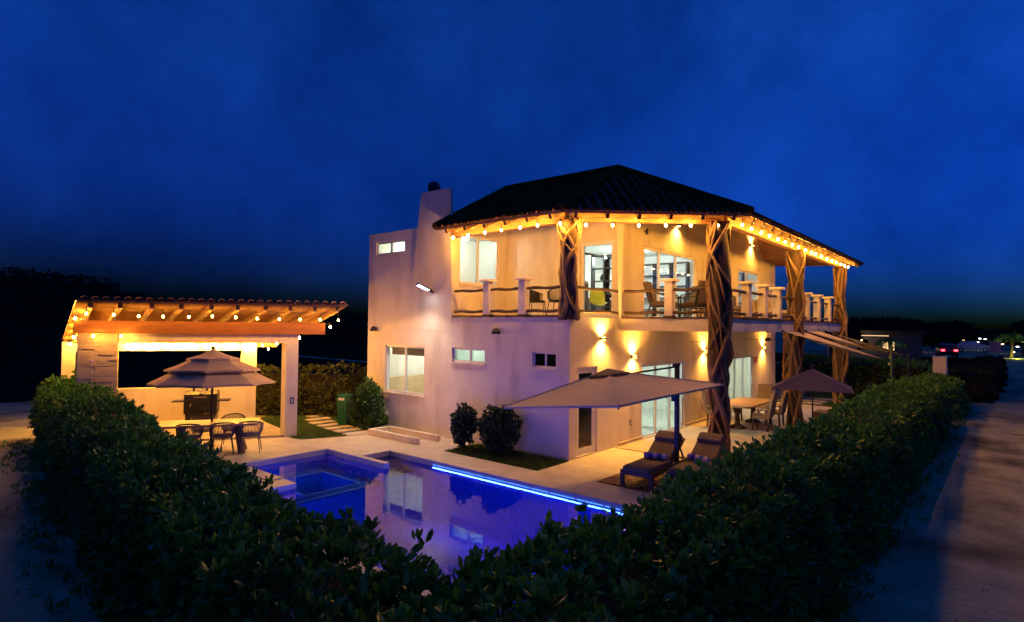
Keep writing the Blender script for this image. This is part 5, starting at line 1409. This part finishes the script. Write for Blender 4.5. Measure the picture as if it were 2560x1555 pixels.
for a in ((2120, 95, 4.3, 4.6, 'broad dark tree left of the far lit house'), (2186, 88, 4.1, 3.6, 'dark round tree above the far lit house'), (2258, 80, 4.2, 1.6, 'narrow dark tree right of the far lit house'), (2330, 120, 3.4, 3, 'dark tree in front of the distant block'),
          (2366, 112, 4.4, 3.0, 'tall dark tree over the distant block'), (2436, 140, 3.2, 2.8, 'dark tree left of the white garden lamps'), (2500, 125, 3.3, 3.2, 'dark round tree behind the pink sign'), (2405, 130, 2.6, 3.2, 'low dark tree behind the white car'), (2556, 100, 4.2, 2.4, 'dark tree at the right edge of the picture'), (2075, 70, 3.9, 2.6, 'dark tree just right of the last column'), (2222, 96, 3.6, 2.6, 'dark tree behind the lit garden'), (2300, 100, 2.8, 2.8, 'low dark tree beside the distant block')):
    tree(*a)
tree(2526, 90, 3.6, 1.6, 'palm lit yellow at the end of the road', 'palm', True)
tree(2222, 62, 2.9, 1.2, 'small palm lit yellow beside the far house', 'palm', True)
lamp('POINT', 'garden_light', bpy.data.objects['palm_tree'], (0.5, -.9, .3), 90, (.85, .95, .15), .1)
lamp('POINT', 'garden_light', bpy.data.objects['palm_tree.001'], (.4, -.7, .3), 45, (1, .9, .25), .1)
def far_house(px, D, w, d, h, label, lit=(), col=(.08, .085, .10), rz=None):
    x, y = at(px, D); t = thing('far_house', label, 'house', (x, y, 0), math.atan2(EYE.y - y, EYE.x - x) + PI / 2 if rz is None else rz)
    m = mat('far_wall_%d' % px, col, .9)
    part('wall', MB().box(-w / 2, w / 2, 0, d, 0, h), m, t); part('roof', MB().box(-w / 2 - .3, w / 2 + .3, -.4, d + .3, h + .002, h + .3), mat('far_roof', (.05, .045, .04), .9), t)
    for i in range(int(w // 2.4)):
        xx = -w / 2 + 1.2 + i * 2.4
        on = i in lit
        wf = part('window', MB().box(xx - .6, xx + .6, -.05, -.002, .9, 2.2), WHITEM if False else mat('far_frame', (.1, .1, .1), .7), t)
        part('pane', MB().box(xx - .52, xx + .52, -.07, -.052, .98, 2.12), emit('far_window', (1, .62, .25), 1.2) if on else PANED, wf)
    return t
fh = far_house(2180, 75, 9, 7, 2.8, 'low far house with lit porch and windows', (0, 2))
part('porch_lamp', MB().box(-3.5, 1.5, -1.2, -1.1, 2.5, 2.56), emit('porch_glow', (1, .6, .3), 1.0), fh)
part('porch_post', MB().box(-4.3, -4.1, -1.6, -1.4, 0, 2.6), WHITEM, fh)
lamp('POINT', 'porch_light', fh, (-1, -1.5, 2.0), 35, (1, .65, .3), .1)
far_house(2300, 150, 13, 9, 3.9, 'tall dim grey block right of the far lit house', (), (.10, .11, .14))
far_house(2360, 140, 9, 9, 4.3, 'dim greenish block behind the red car lights', (), (.05, .10, .11))
far_house(2400, 170, 30, 9, 3.2, 'long dim far house behind the trees', (), (.07, .07, .1))
# cars
def car(px, D, label, heading, body, tail=False):
    x, y = at(px, D); t = thing('car', label, 'car', (x, y, 0), heading)
    prof = [(-2.2, .35), (-2.25, .75), (-2.0, 1.0), (-1.9, 1.05), (-1.35, 1.55), (.3, 1.6), (1.05, 1.08), (2.0, .92), (2.25, .7), (2.25, .35)]
    n = len(prof)
    vs = [(x_, -.86 + (.12 if z_ > 1.1 else 0), z_) for x_, z_ in prof] + [(x_, .86 - (.12 if z_ > 1.1 else 0), z_) for x_, z_ in prof]
    part('body', MB().add(vs, [tuple(range(n)), tuple(range(2 * n - 1, n - 1, -1))] + [(i, n + i, n + (i + 1) % n, (i + 1) % n) for i in range(n)]), body, t)
    for sy in (-1, 1):
        part('side_window', MB().add([(-1.45, sy * .80, 1.08), (.85, sy * .80, 1.08), (.2, sy * .76, 1.5), (-1.2, sy * .76, 1.5)], [(0, 1, 2, 3)]), BLACKM, t)
        for xw in (-1.4, 1.4):
            wl_ = part('wheel', MB().tube([(xw, sy * .70, .34), (xw, sy * .88, .34)], .34, 14), mat('tyre', (.015, .015, .015), .9), t); part('rim', MB().tube([(xw, sy * .881, .34), (xw, sy * .89, .34)], .2, 10), WHITEM, wl_)
        part('tail_light', MB().box(-2.27, -2.2, sy * .6 - .16, sy * .6 + .16, .8, .98), emit('tail_red', (1, .02, .03), 14) if tail else mat('tail_off', (.3, .02, .02), .3), t)
        part('headlight', MB().box(2.2, 2.26, sy * .6 - .16, sy * .6 + .16, .68, .82), WHITEM, t)
    part('windscreen', MB().add([(1.02, -.70, 1.1), (1.02, .70, 1.1), (.34, .66, 1.57), (.34, -.66, 1.57)], [(0, 1, 2, 3)]), BLACKM, t)
    return t
CARW = mat('white_car_paint', (.62, .62, .66), .25)
car(2432, 112, 'white suv parked across the end of the road', R(2), CARW)
car(2366, 86, 'dark car with red tail lights glowing in the distance', R(100), mat('dark_car_paint', (.03, .03, .035), .3), True)
x, y = at(2487, 108)
t = thing('roadside_sign', 'pink square roadside sign on short posts right of the white car', 'sign', (x, y, 0), R(-5))
part('board', MB().box(-.68, .68, -.03, .03, .15, 1.75), mat('pink_sign', (.55, .25, .33), .7), t)
part('line_mark', MB().box(-.35, .35, -.036, -.031, 1.05, 1.12).box(-.4, .4, -.036, -.031, .85, .91).box(-.25, .25, -.036, -.031, 1.25, 1.4), mat('sign_grey', (.35, .16, .2), .7), t)
for sx in (-.5, .5): part('leg', MB().box(sx - .04, sx + .04, .031, .08, 0, 1.6), BLACKM, t)
def street_lamp(px, D, h, label, e=60, col=(.9, .93, 1)):
    x, y = at(px, D); t = thing('garden_lamp', label, 'garden lamp', (x, y, 0))
    part('pole', MB().tube([(0, 0, 0), (0, 0, h), (-.3, -.1, h + .12)], .04, 6), BLACKM, t); part('lamp_head', MB().box(-.5, -.1, -.25, .05, h + .12, h + .18), BLACKM, t)
    part('lens', MB().box(-.45, -.15, -.22, .02, h + .02, h + .118), emit('street_led_%d' % px, col, e), t)
street_lamp(2455, 120, 1.85, 'white garden lamp far off above the roof of the white car', 9); street_lamp(2468, 122, 1.75, 'smaller white garden lamp just right of another one', 6); street_lamp(2450, 118, 1.3, 'lowest white garden lamp beyond the white car', 5); street_lamp(2550, 105, 1.0, 'low distant lamp at the end of the road', 8, (1, .8, .5))
for px, D, h, lab in ((2148, 88, 1.5, 'small warm garden lamp just right of the last column'), (2286, 96, .7, 'small warm lamp among trees right of the lit house'), (2318, 104, 1.1, 'small warm lamp in front of the grey block'), (2415, 118, 1.6, 'small warm lamp behind the white car roof'), (2512, 110, 1.2, 'small warm lamp between the pink sign and the palm'), (2165, 84, 1.2, 'small warm garden lamp at the far left of the lit house'), (2205, 82, .9, 'small warm garden lamp between house and palm'), (2438, 112, .9, 'small warm garden lamp near the white car'), (2540, 92, .6, 'small warm garden lamp at the foot of the lit palm')):
    street_lamp(px, D, h, lab, 9, (1, .6, .22))
